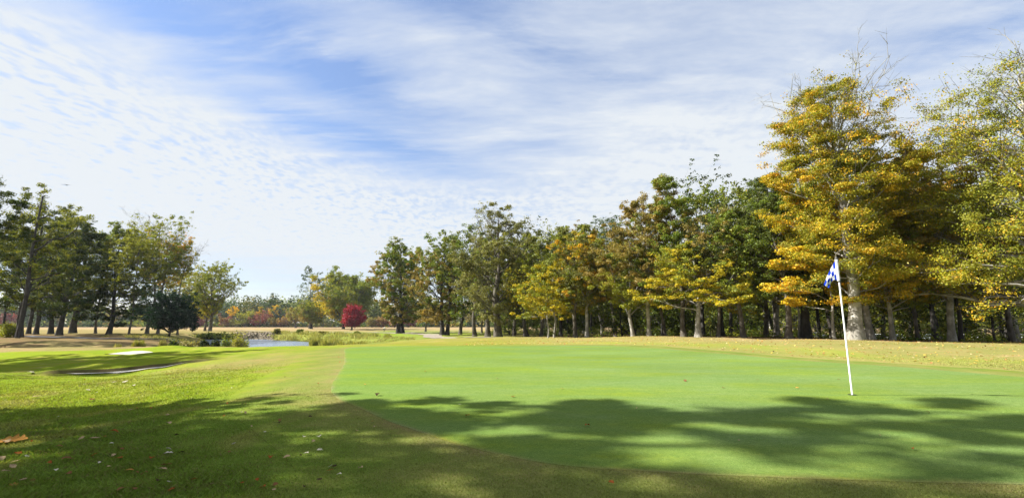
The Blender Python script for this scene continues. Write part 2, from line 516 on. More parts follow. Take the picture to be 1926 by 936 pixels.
def mat_green():
    m, N, b = principled('mown_green', None, 1.0, spec=0.02)
    p = geo(N)
    c = attr(N)
    st = N.node('ShaderNodeMapping'); N.l.new(p, st.inputs[0])
    st.inputs['Scale'].default_value = (0.25, 1.0, 1); st.inputs['Rotation'].default_value = (0, 0, radians(8))
    def tone(col, f, m): return N.mix(f, col, N.mix(1.0, c, m, 'MULTIPLY'))
    big = N.noise(st.outputs[0], 0.9, 4, 0.6)
    band = N.noise(st.outputs[0], 3.2, 3, 0.6)
    mid = N.noise(p, 0.5, 4, 0.6)
    med = N.noise(p, 5, 5, 0.75)
    fine = N.noise(p, 28, 4, 0.75)
    vf = N.noise(p, 160, 2, 0.7)
    c1 = tone(c, N.rng(big, 0.40, 0.60), (1.16, 1.03, 0.42))
    c1 = tone(c1, N.math('MULTIPLY', N.rng(mid, 0.42, 0.60), 0.55), (1.12, 1.06, 1.45))
    c1 = tone(c1, N.math('MULTIPLY', N.rng(band, 0.44, 0.60), 0.40), (0.80, 0.88, 0.70))
    c1 = tone(c1, N.math('MULTIPLY', N.rng(med, 0.42, 0.64), 0.45), (0.66, 0.78, 0.55))
    c1 = tone(c1, N.math('MULTIPLY', N.rng(fine, 0.44, 0.66), 0.60), (0.50, 0.60, 0.42))
    c1 = tone(c1, N.math('MULTIPLY', N.rng(vf, 0.50, 0.70), 0.40), (1.55, 1.35, 1.4))
    N.l.new(c1, b.inputs['Base Color'])
    N.l.new(N.bump(N.math('ADD', fine, N.math('MULTIPLY', vf, 0.5)), 0.45, 0.012), b.inputs['Normal'])
    return m
M_TURF = mat_ground()
M_GREEN = mat_green()
def mat_noise(name, c0, c1, scale=6, rough=0.8, bump=0.4, spec=0.2, bd=0.02):
    m, N, b = principled(name, None, rough, spec=spec)
    p = N.node('ShaderNodeTexCoord').outputs['Object']
    n = N.noise(p, scale, 5, 0.65)
    N.l.new(N.mix(N.rng(n, 0.35, 0.65), c0, c1), b.inputs['Base Color'])
    N.l.new(N.bump(n, bump, bd), b.inputs['Normal'])
    return m
M_SAND = mat_noise('bunker_sand', (0.27, 0.255, 0.22), (0.38, 0.36, 0.31), 4)
M_PATH = mat_noise('cart_path_concrete', (0.19, 0.165, 0.13), (0.26, 0.225, 0.18), 1.5)
M_PATH_SHADED = mat_noise('cart_path_shaded', (0.07, 0.07, 0.072), (0.10, 0.10, 0.105), 1.5)  # darker copy for the left path, tree shade put into its colour
M_STONE = mat_noise('bank_stone', (0.09, 0.075, 0.05), (0.24, 0.20, 0.14), 2.5)

# ------------------------------------------------------------------ ground
C_LUSH = np.array((0.150, 0.205, 0.018)); C_ROUGH = np.array((0.098, 0.150, 0.022)); C_TAN = np.array((0.212, 0.188, 0.072))
C_STRAW = np.array((0.270, 0.220, 0.105)); C_LITTER = np.array((0.110, 0.082, 0.040)); C_FAIR = np.array((0.145, 0.180, 0.034))
C_MUD = np.array((0.080, 0.062, 0.040)); C_PINK = np.array((0.250, 0.192, 0.105))
def zone_colour(x, y):
    c = np.zeros((len(x), 3)) + C_ROUGH
    def mixin(mask, col):
        nonlocal c
        c = c * (1 - mask[:, None]) + col * mask[:, None]
    l1 = lump(x, y, 5, 11); l2 = lump(x, y, 16, 12); l3 = lump(x, y, 1.7, 13)
    mixin(np.clip(sstep(-x, 2.5, 6.5) + 0.25 * l3, 0, 1) * (y < 34) * sstep(y, 5, 8), C_LUSH)
    mixin(np.clip(sstep(l3 + 0.5 * l1, 0.2, 1.0), 0, 1) * (y < 24) * 0.55 * (x < 1), C_FAIR * np.array((1.35, 1.05, 1.6)))
    # the worn yellow patch beside the apron
    mixin(np.exp(-(((x + 8.6) / 2.2) ** 2 + ((y - 15.0) / 4.5) ** 2)) * 0.75, C_TAN * 0.85)
    # rough between the green and the trees
    mixin(sstep(y, 23, 27) * (x > -12), C_FAIR * np.array((1.15, 1.0, 0.9)))
    mixin(np.clip(sstep(y, 34, 50) * (x > -30) * (0.45 + 0.3 * l2), 0, 1) * (x < 8), C_TAN)
    e = poly_sd(x, y, APRON)
    right = sstep(x, -2, 5) * (e > -0.3)
    mixin(right * np.clip(0.78 + 0.15 * l1, 0, 1), C_TAN * np.array((0.98, 1.02, 0.9)))
    mixin(right * np.clip(np.exp(-((e - 2.6) / 2.0) ** 2) * (0.62 + 0.45 * l1), 0, 1) * 0.85, C_LUSH * np.array((1.15, 1.05, 1.6)))
    mixin(right * sstep(y - 0.0 * x + l1, 25.0, 30) * sstep(x, 8, 20) * 0.6, C_PINK)
    # under the wood on the right
    edge = np.interp(x, [-10, 0, 8, 12, 18, 22, 26, 34], [95, 60, 47, 42, 36, 30.5, 26.5, 21])
    mixin(sstep(y + 1.0 * l3, edge, edge + 2.5) * (x > -6), C_LITTER * 0.8)
    # left: straw field and leaf litter under the trees
    lf = sstep(-x - 0.22 * y, 5, 12) * sstep(y + 1.5 * l1, 28, 31)
    mixin(lf, C_TAN * 0.9)
    mixin(lf * sstep(y + 3 * l1, 42, 50) * (1 - sstep(y + 4 * l1, 72, 84)) * 0.85, C_LITTER * 1.15)
    far = sstep(y + 12 * l2, 125, 175)
    mixin(far * np.where(x > 15, 0.4, 0.7), C_STRAW)
    mixin(sstep(y + 14 * l2, 170, 215) * (0.5 + 0.4 * l2).clip(0, 1), C_PINK)
    # bright mown fairway to the right of the pond
    mixin(np.exp(-(((x + 25 - (y - 90) * -0.35) / 26) ** 2 + ((y - 96) / 30) ** 2)) * 1.0, C_LUSH * np.array((0.95, 1.0, 1.4)))
    p_, d_ = bunk(x, y)
    mixin(sstep(d_, 0.20, 0.24) * (1 - sstep(d_, 0.36, 0.44)) * np.exp(-(np.abs(p_ - 0.50) / 0.52) ** 6) * 0.85, C_MUD * 0.7)
    m = (x > -110) & (x < 10) & (y > 30) & (y < 120)
    sd_ = np.full(len(x), 99.0); sd_[m] = poly_sd(x[m], y[m], POND)
    mixin((1 - sstep(sd_, 0.5, 4.0)), C_MUD)
    return np.clip(c, 0, 1)

def build_ground():
    ys = [-400, -250, -150, -90, -55, -35, -22, -14, -9, -6, -4, -2.5, -1.4, -0.5]
    y = 0.3
    while y < 2.0: ys.append(y); y += 0.2
    while y < 900:
        ys.append(y); y += (0.045 + 0.0085 * y) if not 14.0 < y < 18.5 else 0.06
    ys = np.array(ys)
    s = np.linspace(-1, 1, 760)
    a = np.sign(s) * (np.abs(s) * 1.75 + np.abs(s) ** 7 * 1.2)
    W = np.maximum(ys, 0) + 5.0
    W = np.where(ys < 0, 5 + np.abs(ys) * 0.8, W)
    X = a[None, :] * W[:, None]
    Y = np.repeat(ys[:, None], len(a), 1)
    x, y = X.ravel(), Y.ravel()
    z = terrain(x, y)
    r, c = X.shape
    i = np.arange(r * c).reshape(r, c)
    q = np.stack([i[:-1, :-1], i[:-1, 1:], i[1:, 1:], i[1:, :-1]], -1).reshape(-1, 4)
    col = zone_colour(x, y)
    o = mesh('ground', np.stack([x, y, z], 1), quads=q, mat=M_TURF, col=col, smooth=True)
    tag(o, 'rough grass and straw coloured turf around the green, under the trees and out to the far field', 'ground', kind='structure')
build_ground()

def disc(name, boundary, centre, rings, lift, mat, colfn, skirt=0.02):
    B = np.array(boundary); n = len(B); C = np.array(centre)
    ts = np.linspace(0, 1, rings + 1)[1:] ** 0.8
    V = [C[None]]
    for t in ts: V.append(C + (B - C) * t)
    V = np.concatenate(V)
    z = terrain(V[:, 0], V[:, 1]) + lift
    col = colfn(V[:, 0], V[:, 1], np.concatenate([[0], np.repeat(ts, n)]))
    tris = [(0, 1 + k, 1 + (k + 1) % n) for k in range(n)]
    q = []
    for r in range(rings - 1):
        a = 1 + r * n; b = a + n
        k = np.arange(n); k2 = (k + 1) % n
        q.append(np.stack([a + k, b + k, b + k2, a + k2], 1))
    # skirt
    last = len(V)
    Vt = np.column_stack([V[-n:], z[-n:]])
    Vs = np.column_stack([B + (B - C) / np.linalg.norm(B - C, axis=1)[:, None] * 0.012, z[-n:] - lift - skirt])
    k = np.arange(n); k2 = (k + 1) % n
    base = len(V) + n
    q.append(np.stack([last + k, base + k, base + k2, last + k2], 1))
    VV = np.concatenate([np.column_stack([V, z]), Vt, Vs])
    col = np.concatenate([col, col[-n:], col[-n:]])
    return mesh(name, VV, quads=np.concatenate(q), tris=tris, mat=mat, col=col, smooth=True)

def green_col(x, y, t):
    base = np.array((0.122, 0.182, 0.052))
    c = np.zeros((len(x), 3)) + base
    l = lump(x, y, 6, 21)
    c = c * (1 + 0.06 * l[:, None])
    yel = np.clip(sstep(-x + 0.1 * y, -2, 5), 0, 1)[:, None]
    c = c * (1 - yel * 0.5) + np.array((0.118, 0.186, 0.028)) * yel * 0.5
    d = np.abs(poly_sd(x, y, GREEN))
    k = (np.exp(-(d / (0.05 + 0.02 * lump(x, y, 0.5, 25))) ** 2) * np.clip(0.50 + 0.3 * lump(x, y, 1.8, 24), 0.1, 0.85))[:, None]
    return c * (1 - k) + np.array((0.21, 0.18, 0.09)) * k
def apron_col(x, y, t):
    base = np.array((0.140, 0.166, 0.040))
    c = np.zeros((len(x), 3)) + base
    l = lump(x, y, 2.5, 22)
    c = c * (1 + 0.08 * l[:, None])
    d = np.abs(poly_sd(x, y, GREEN))
    k = (np.exp(-(d / (0.22 + 0.1 * lump(x, y, 0.7, 26))) ** 2) * np.clip(0.32 + 0.3 * lump(x, y, 1.3, 27), 0.05, 0.65))[:, None]
    c = c * (1 - k) + np.array((0.17, 0.15, 0.06)) * k
    sd_ = poly_sd(x, y, APRON)
    k = sstep(sd_ + 0.35 * lump(x, y, 0.8, 28), -1.3, 0.1)[:, None]
    c = c * (1 - k) + zone_colour(x, y) * k
    return c
o = disc('apron', APRON, (3, 12), 60, 0.006, M_TURF, apron_col)
tag(o, 'yellow green mown apron wrapping round the putting green', 'apron', kind='structure')
o = disc('putting_green', GREEN, (3, 12), 90, 0.011, M_GREEN, green_col)
tag(o, 'smooth pale green putting green with the flag standing in it', 'putting green', kind='structure')

# pond
def flat_poly(name, poly, z, mat, label, cat):
    P = np.array(poly); c = P.mean(0)
    V = np.concatenate([[c], P]); n = len(P)
    V = np.column_stack([V, np.full(n + 1, z)])
    t = [(0, 1 + k, 1 + (k + 1) % n) for k in range(n)]
    o = mesh(name, V, tris=t, mat=mat)
    return tag(o, label, cat, kind='structure')
m, N, b = principled('pond_water', (0.11, 0.15, 0.21), 0.18, spec=0.9)
p = geo(N)
mp = N.node('ShaderNodeMapping'); N.l.new(p, mp.inputs[0]); mp.inputs['Scale'].default_value = (0.7, 1.6, 1)
N.l.new(N.bump(N.math('ADD', N.noise(mp.outputs[0], 2.2, 4, 0.6), N.math('MULTIPLY', N.noise(mp.outputs[0], 0.5, 2, 0.5), 0.6)), 0.9, 0.12), b.inputs['Normal'])
cen = np.array(POND).mean(0)
big = cen + (np.array(POND) - cen) * 1.16
flat_poly('pond', big, WATER, m, 'pale blue pond beyond the near ridge left of the green', 'pond')

def ribbon(name, pts, widths, lift, mat, label, cat):
    P = curve_pts(pts, False, 10); n = len(P)
    w = np.interp(np.linspace(0, 1, n), np.linspace(0, 1, len(widths)), widths)
    T = np.gradient(P, axis=0); T /= np.linalg.norm(T, axis=1)[:, None]
    Nn = np.column_stack([-T[:, 1], T[:, 0]])
    K = 5
    rows = [P + Nn * (w * s)[:, None] for s in np.linspace(-0.5, 0.5, K)]
    V = np.concatenate(rows)
    z = terrain(V[:, 0], V[:, 1]) + lift
    q = []
    for r in range(K - 1):
        k = np.arange(n - 1)
        q.append(np.stack([r * n + k, r * n + k + 1, (r + 1) * n + k + 1, (r + 1) * n + k], 1))
    o = mesh(name, np.column_stack([V, z]), quads=np.concatenate(q), mat=mat, smooth=True)
    return tag(o, label, cat, kind='structure')
# sand in the bunkers (sits in the hollow)
def sand_a():
    S, D = np.meshgrid(np.linspace(0.16, 0.84, 60), np.linspace(0, 1, 8))
    w = np.sin((S - 0.16) / 0.68 * pi).clip(0, 1) ** 0.8 * (0.7 + 0.3 * np.sin(S * 26 + 1))
    dd = 0.25 - (1 - D) * 0.85 * w
    q = dd + 0.9 * (S - 0.5) ** 2 - 0.22
    X = BA0[0] + BAT[0] * S * BAL + BAN[0] * q; Y = BA0[1] + BAT[1] * S * BAL + BAN[1] * q
    i = np.arange(480).reshape(8, 60)
    o = mesh('bunker_sand', np.stack([X, Y, terrain(X, Y) + 0.03], -1).reshape(-1, 3), quads=np.stack([i[:-1, :-1], i[:-1, 1:], i[1:, 1:], i[1:, :-1]], -1).reshape(-1, 4), mat=M_SAND, smooth=True)
    tag(o, 'strip of pale bunker sand below the dark grassy lip on the left', 'bunker', kind='structure')
sand_a()
ribbon('bunker_sand', BUNK_B, [0.3, 1.4, 1.5, 0.3], 0.03, M_SAND, 'small patch of bright white sand on the far side of the left mound', 'bunker')
def W2(*a): return [tuple(at(u, 625, Y)[:2]) for u, Y in a]
ribbon('cart_path', [(-36, 118), (-20, 96), tuple(at(812, 625, 84)[:2]), tuple(at(815, 625, 74)[:2]), tuple(at(850, 625, 64)[:2]), tuple(at(925, 625, 56)[:2])], [2.4, 2.6, 3.2, 3.0, 2.0, 1.0], 0.05, M_PATH, 'curved tan cart path coming out of the trees in the middle', 'path')
ribbon('cart_path', W2((40, 66), (120, 60), (190, 58.5), (260, 60), (330, 66), (420, 100)), [2.2, 2.4, 2.6, 2.6, 2.4, 2.0], 0.04, M_PATH_SHADED, 'shaded grey cart path under the trees on the left', 'path')
ribbon('green_edge_path', [(-90, 150), (-55, 122), (-30, 112), (-18, 112), (-6, 118)], [2, 2.4, 2.4, 2.4, 2], 0.05, M_PATH, 'faint straight cart path crossing the far fairway in front of the golfer', 'path').name = 'cart_path'

# ------------------------------------------------------------------ tree builder
def nrm(v):
    return v / (np.linalg.norm(v) + 1e-9)
class Tubes:
    def __init__(s): s.V = []; s.Q = []; s.n = 0
    def add(s, P, R, k=6, lobes=0.0, lobph=0.0):
        P = np.asarray(P, float); R = np.asarray(R, float); n = len(P)
        T = np.gradient(P, axis=0); T /= (np.linalg.norm(T, axis=1)[:, None] + 1e-9)
        ref = np.array((1, 0, 0)) if abs(T[0, 0]) < 0.8 else np.array((0, 1, 0))
        A = np.cross(T, ref); A /= (np.linalg.norm(A, axis=1)[:, None] + 1e-9)
        B = np.cross(T, A)
        th = np.arange(k) * 2 * pi / k
        rr = R[:, None] * np.ones((1, k))
        if lobes:
            h = P[:, 2] - P[0, 2]
            rr = rr * (1 + lobes * np.exp(-np.maximum(h, 0) / 0.7)[:, None] * (np.cos(5 * th + lobph) + 0.6 * np.cos(3 * th + 2 * lobph))[None])
        V = P[:, None] + (A[:, None] * np.cos(th)[None, :, None] + B[:, None] * np.sin(th)[None, :, None]) * rr[..., None]
        i = s.n + np.arange(n * k).reshape(n, k)
        j = np.roll(i, -1, 1)
        s.Q.append(np.stack([i[:-1], j[:-1], j[1:], i[1:]], -1).reshape(-1, 4))
        s.V.append(V.reshape(-1, 3)); s.n += n * k
    def build(s, name, mat, parent):
        return mesh(name, np.concatenate(s.V), quads=np.concatenate(s.Q), mat=mat, parent=parent, smooth=True)

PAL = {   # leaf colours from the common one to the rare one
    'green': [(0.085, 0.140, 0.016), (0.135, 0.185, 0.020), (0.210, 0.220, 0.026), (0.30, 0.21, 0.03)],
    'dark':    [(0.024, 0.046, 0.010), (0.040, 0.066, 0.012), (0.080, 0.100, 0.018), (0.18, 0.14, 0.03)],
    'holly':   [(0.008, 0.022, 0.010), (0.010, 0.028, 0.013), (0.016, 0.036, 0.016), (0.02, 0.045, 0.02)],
    'brown': [(0.165, 0.155, 0.034), (0.215, 0.175, 0.044), (0.275, 0.190, 0.050), (0.12, 0.13, 0.03)],
    'olive': [(0.120, 0.135, 0.040), (0.160, 0.165, 0.052), (0.200, 0.185, 0.068), (0.24, 0.18, 0.07)],
    'yellow': [(0.340, 0.310, 0.016), (0.460, 0.350, 0.018), (0.210, 0.240, 0.020), (0.60, 0.34, 0.02)],
    'gold':    [(0.600, 0.360, 0.015), (0.380, 0.320, 0.018), (0.720, 0.350, 0.016), (0.70, 0.24, 0.02)],
    'amber': [(0.500, 0.310, 0.014), (0.215, 0.240, 0.018), (0.620, 0.315, 0.018), (0.62, 0.26, 0.03)],
    'ygreen': [(0.200, 0.235, 0.022), (0.270, 0.280, 0.028), (0.140, 0.175, 0.022), (0.38, 0.27, 0.03)],
    'blue':    [(0.060, 0.100, 0.050), (0.080, 0.120, 0.060), (0.055, 0.085, 0.035), (0.12, 0.13, 0.06)],
    'red':     [(0.270, 0.018, 0.036), (0.190, 0.012, 0.024), (0.360, 0.034, 0.062), (0.13, 0.02, 0.03)],
    'dusk':    [(0.200, 0.050, 0.055), (0.150, 0.060, 0.050), (0.250, 0.070, 0.080), (0.12, 0.10, 0.05)],
    'reed': [(0.330, 0.300, 0.110), (0.230, 0.250, 0.070), (0.400, 0.340, 0.160), (0.14, 0.18, 0.05)],
}
def leaf_quads(C, size, rg, up=0.5, aspect=0.62, out=None):
    n = len(C)
    nv = rg.normal(size=(n, 3)) * (1.0 if out is None else 0.55)
    if out is not None: nv += out * 0.95
    nv[:, 2] = nv[:, 2] * 0.9 + up * np.where(rg.random(n) < 0.85, 1, -1) * 1.2 * (1.0 if out is None else 0.5)
    nv /= np.linalg.norm(nv, axis=1)[:, None]
    a = np.cross(nv, rg.normal(size=(n, 3))); a /= np.linalg.norm(a, axis=1)[:, None]
    b = np.cross(nv, a)
    s = (size * (0.55 + 0.95 * rg.random(n) ** 1.6))[:, None] * 1.06
    bend = nv * s * 0.12
    V = np.stack([C - a * s * 0.5, C + b * s * aspect * 0.5 + bend + a * s * 0.08, C + a * s * 0.5, C - b * s * aspect * 0.5 + bend + a * s * 0.08], 1).reshape(-1, 3)
    Q = np.arange(n * 4).reshape(n, 4)
    return V, Q
def leaf_colour(C, clump, pals, rg, mixfn=None):
    """pals: list of palette names; the first is the main one"""
    n = len(C)
    a = rg.random(n) * 0.30 + clump * 1.1 - 0.15
    P0 = np.array(PAL[pals[0]]); P1 = np.array(PAL[pals[-1]])
    def pick(P):
        t = np.clip(a, 0, 0.999) * 2.0
        i = t.astype(int); f = (t - i)[:, None]
        c = P[i] * (1 - f) + P[i + 1] * f
        rare = rg.random(n) < 0.05
        c[rare] = P[3] * 0.6 + c[rare] * 0.4
        return c
    c0 = pick(P0)
    if len(pals) > 1:
        w = np.clip(mixfn(C) + (clump - 0.5) * 0.9 + rg.normal(size=n) * 0.05, 0, 1)
        w = (w > 0.5).astype(float) * 0.8 + w * 0.2
        c0 = c0 * (1 - w[:, None]) + pick(P1) * w[:, None]
    c0 = c0 * (1 + 0.15 * rg.normal(size=(n, 1))).clip(0.5, 1.6)
    return np.clip(c0, 0.004, 0.8)

def build_tree(name, loc, label, group, H, R, cb=0.3, tr=0.2, pals=('green',), style='round', leaf=0.2, nleaf=16000, seed=1, bark=None,
               lean=(0, 0), np_=26, bare=0.0, flat=1.0, mix=None, spread=None, top_off=(0, 0), skew=(0, 0), fork=0, flare=0.5, cat='tree', twigs=True, gaps=0.0, flare_=None):
    rg = np.random.default_rng(seed)
    root = empty(name, loc, label, cat, group)
    tb = Tubes(); tw = Tubes()
    # trunk
    nt = 16
    t = np.linspace(0, 1, nt)
    wob = H * 0.012
    ph = rg.uniform(0, 6.28, 4)
    tx = lean[0] * t * H + top_off[0] * t ** 2 + wob * (np.sin(t * 7 + ph[0]) - sin(ph[0]) + 0.5 * np.sin(t * 15 + ph[1])) * np.minimum(t * 3, 1)
    ty = lean[1] * t * H + top_off[1] * t ** 2 + wob * (np.sin(t * 6 + ph[2]) - sin(ph[2])) * np.minimum(t * 3, 1)
    zz = -0.35 + t ** 1.25 * (H * 0.95 + 0.35)
    P = np.stack([tx, ty, zz], 1)
    P = np.insert(P, 1, [P[0] * 0.5 + P[1] * 0.5], 0)
    P = np.insert(P, 1, [P[0] * 0.6 + P[1] * 0.4], 0)
    tt = np.clip((P[:, 2]) / H, 0, 1)
    rad = tr * (1 - tt * 0.97) ** 0.85 * (1 + flare * np.exp(-np.maximum(P[:, 2], 0) / (tr * 1.6)))
    rad = np.maximum(rad, 0.012)
    tb.add(P, rad, 12 if tr > 0.3 else 8, lobes=0.10 if flare > 0 else 0, lobph=ph[3])
    def trunk_at(f):
        z = f * H
        return np.array([np.interp(z, P[:, 2], P[:, 0]), np.interp(z, P[:, 2], P[:, 1]), z]), np.interp(z, P[:, 2], rad)
    lobn = rg.uniform(0, 6.28, 6)
    def lob(az, f):
        return 1 + 0.22 * sin(2 * az + lobn[0] + 4 * f) + 0.18 * sin(3 * az + lobn[1] - 7 * f) + 0.14 * sin(9 * f + lobn[2] + az)
    def prof(f):
        f = min(max(f, 0), 1)
        if style == 'round': return max(sin(pi * (0.14 + 0.80 * f)), 0) ** 0.65
        if style == 'oval': return max(sin(pi * (0.10 + 0.84 * f ** 0.85)), 0) ** 0.8
        if style == 'cone': return (1 - f) ** 0.7 * 0.95 + 0.08
        if style == 'broad': return (1 - f ** 2.2) ** 0.6 * 0.9 + 0.12
        if style == 'vase': return 0.35 + 0.75 * f ** 0.7 * (1 if f < 0.85 else (1 - f) / 0.15 * 0.6 + 0.4)
        if style == 'column': return 0.6 + 0.3 * sin(pi * f)
        return 1
    cl = []          # clusters: position, weight
    golden = 2.399
    az0 = rg.uniform(0, 6.28)
    for i in range(np_):
        f = (i + rg.uniform(0.1, 0.9)) / np_
        az = az0 + i * golden + rg.normal() * 0.3
        if style == 'vase': elv = radians(38 + 35 * f + rg.normal() * 7)
        elif style in ('cone', 'broad'): elv = radians(8 + 38 * f + rg.normal() * 8)
        else: elv = radians(18 + 45 * f + rg.normal() * 9)
        reach = R * prof(f) * lob(az, f) * rg.uniform(0.78, 1.18) * (1 + skew[0] * cos(az) + skew[1] * sin(az))
        reach = max(reach, 0.25 * R * 0.5)
        L = reach / max(cos(elv), 0.42)
        L = min(L, R * 1.7)
        zc = cb + (0.985 - cb) * f                     # height fraction that the tip should reach
        f0 = max(zc - L * sin(elv) / H * (0.85 if style != 'vase' else 0.95), cb * 0.72)
        f0 = min(f0, 0.93)
        S, rs = trunk_at(f0)
        d = np.array((cos(az) * cos(elv), sin(az) * cos(elv), sin(elv)))
        m = 7
        s = np.linspace(0, 1, m)
        side = np.array((-sin(az), cos(az), 0))
        cur = rg.normal() * 0.12; sag = rg.normal() * 0.06 - (0.10 if style == 'broad' else 0)
        Pb = S + d * (s * L)[:, None] + side * (np.sin(s * 3) * cur * L)[:, None] + np.array((0, 0, 1)) * (s ** 2 * sag * L + 0.02 * L * np.sin(s * 9 + i))[:, None]
        r0 = min(rs * 0.55, 0.022 * L + 0.02)
        rb = r0 * 0.68 * (1 - s * 0.9)
        tb.add(Pb, rb, 5)
        ns = int(max(4, min(10, 3 + L * 1.1)))
        bt = rg.random(); bw = rg.uniform(0.22, 1.75)
        for k in range(ns):
            sk = 0.28 + 0.72 * (k + rg.random() * 0.8) / ns
            sk = min(sk, 0.99)
            q = np.array([np.interp(sk, s, Pb[:, c]) for c in range(3)])
            tdir = nrm(Pb[min(int(sk * (m - 1)) + 1, m - 1)] - Pb[int(sk * (m - 1))] + 1e-6)
            sgn = 1 if k % 2 else -1
            d2 = nrm(tdir * 0.7 + side * sgn * rg.uniform(0.5, 1.1) + np.array((0, 0, 1)) * rg.uniform(-0.15, 0.65) * (0.4 if flat < 0.7 else 1))
            L2 = L * rg.uniform(0.26, 0.46) * (1.25 - sk * 0.6) + 0.25
            m2 = 4
            s2 = np.linspace(0, 1, m2)
            P2 = q + d2 * (s2 * L2)[:, None] + np.array((0, 0, 1)) * (s2 ** 2 * L2 * rg.uniform(-0.12, 0.2))[:, None]
            tw.add(P2, max(r0 * (1 - sk * 0.85) * 0.42, 0.008) * (1 - s2 * 0.8), 4 if twigs else 3)
            for j in range(4):
                sj = 0.35 + 0.65 * (j + rg.random()) / 4
                q3 = q + (P2[-1] - q) * min(sj, 1)
                d3 = nrm(d2 + rg.normal(size=3) * 0.75 + np.array((0, 0, 0.15)))
                if flat < 0.7: d3 = nrm(d3 * np.array((1, 1, 0.35)))
                L3 = L2 * rg.uniform(0.25, 0.55)
                e = q3 + d3 * L3
                if twigs: tw.add(np.stack([q3, (q3 + e) / 2 + rg.normal(size=3) * 0.05 * L3, e]), np.array((0.5, 0.35, 0.12)) * max(0.012, r0 * 0.16), 3)
                cl.append((e, bw, bt))
                if rg.random() < 0.5: cl.append(((q3 + e) / 2, 0.6 * bw, bt))
        cl.append((Pb[-1], bw, bt))
    if bare > 0:                       # leafless leaders and twigs standing over the crown
        for i in range(int(10 * bare) + 3):
            az = rg.uniform(0, 6.28); f0 = rg.uniform(0.6, 0.85)
            S, rs = trunk_at(f0)
            d = nrm(np.array((cos(az) * 0.55, sin(az) * 0.55, 1.0)))
            L = (1.0 - f0) * H * rg.uniform(0.9, 1.25)
            s = np.linspace(0, 1, 7)
            Pb = S + d * (s * L)[:, None] + rg.normal(size=(7, 3)) * 0.03 * L * s[:, None]
            tb.add(Pb, 0.05 * (1 - s * 0.85) + 0.006, 4)
            for k in range(9):
                sk = rg.uniform(0.3, 1); q = S + (Pb[-1] - S) * sk
                d2 = nrm(d + rg.normal(size=3) * 0.6); L2 = L * rg.uniform(0.12, 0.3)
                s2 = np.linspace(0, 1, 4)
                P2 = q + d2 * (s2 * L2)[:, None] + rg.normal(size=(4, 3)) * 0.04 * L2
                tb.add(P2, 0.02 * (1 - s2 * 0.8), 3)
                for j in range(3):
                    q3 = q + d2 * L2 * rg.uniform(0.3, 1); e = q3 + nrm(d2 + rg.normal(size=3) * 0.7) * L2 * 0.45
                    tb.add(np.stack([q3, e]), np.array((0.011, 0.005)), 3)
    C = np.array([c[0] for c in cl]); wgt = np.array([c[1] for c in cl])
    zr = C[:, 2] / H
    if bare > 0: wgt = wgt * np.where(zr > 0.72, np.where(rg.random(len(C)) < bare * (zr - 0.74) / 0.26 * 1.5, 0.06, 1.0), 1.0)
    lowf = np.array([sin(c[0] * 1.7 / max(R, 1) * 2 + lobn[3]) + sin(c[1] * 1.9 / max(R, 1) * 2 + lobn[4]) + sin(c[2] * 1.3 / max(R, 1) * 2.4 + lobn[5]) for c in C]) / 3
    wgt = wgt * rg.uniform(0.35, 1.65, len(C)) * np.where(rg.random(len(C)) < 0.22 + gaps * 0.8, 0.03, 1) * (1 + 0.5 * lowf)
    wgt = np.clip(wgt, 0.01, None)
    cnt = np.maximum((wgt / wgt.sum() * nleaf).astype(int), 0)
    idx = np.repeat(np.arange(len(C)), cnt)
    sp = (spread * 0.66) if spread else 0.080 * R ** 0.65
    off = rg.normal(size=(len(idx), 3))
    off /= np.maximum(np.linalg.norm(off, axis=1)[:, None], 1e-6)
    outd = off.copy()
    csz = rg.uniform(0.65, 1.45, len(C))[idx][:, None]
    off *= (rg.random(len(idx)) ** 0.5)[:, None] * 2.1 * sp * csz
    off[:, 2] *= 0.6 * flat
    cp = C[idx] + off
    clump = np.clip(rg.random(len(C)) * 0.55 + 0.35 * np.array([c[2] for c in cl]) + 0.2 * (0.5 + 0.5 * lowf), 0, 1)[idx]
    V, Q = leaf_quads(cp, leaf, rg, up=0.5 if flat > 0.7 else 0.9, out=outd)
    hm = mix if mix else (lambda c: 0.5)
    Cn = (cp - np.array((0, 0, H * 0.5))) / np.array((R, R, H * 0.5))
    col = leaf_colour(Cn, clump, pals, rg, hm)
    nq = sum(len(q_) for q_ in tb.Q)
    for V_, Q_ in zip(tw.V, tw.Q): tb.V.append(V_); tb.Q.append(Q_ + tb.n)
    o_ = tb.build('trunk', bark or M_BARK, root)
    if tw.n:
        o_.data.materials.append(M_DARKBARK if bark is M_DARKBARK else M_BARK)
        mi = np.zeros(len(o_.data.polygons), np.int32); mi[nq:] = 1
        o_.data.polygons.foreach_set('material_index', mi)
    mesh('crown', V, quads=Q, mat=M_LEAF, parent=root, col=np.repeat(col, 4, 0))
    return root

def tree(u, Y, vtop, w, label, kind='oak_tree', cbv=None, group=None, q=1.0, **kw):
    """u: pixel column of the trunk foot, Y: metres ahead, vtop: row of the crown top, w: crown width in pixels"""
    x = xat(u, Y); z = tz(x, Y)
    H = zat(vtop, Y) - z
    R = px2m(w, Y) / 2
    if cbv is not None: kw['cb'] = max((zat(cbv, Y) - z) / H, 0.04)
    lf = kw.pop('leaf', None) or max(0.085, 0.0031 * Y) * 1.0
    area = H * (1 - kw.get('cb', 0.3)) * 2 * R
    nl = kw.pop('nleaf', None)
    nl = int(nl * 1.15 * q) if nl else int(np.clip(area * 7.6 / (lf * lf), 4000, 70000) * q)
    kw.setdefault('seed', int(u * 7 + Y * 13) % 100000)
    return build_tree(kind, (x, Y, z), label, group, H, R, leaf=lf, nleaf=nl, **kw)

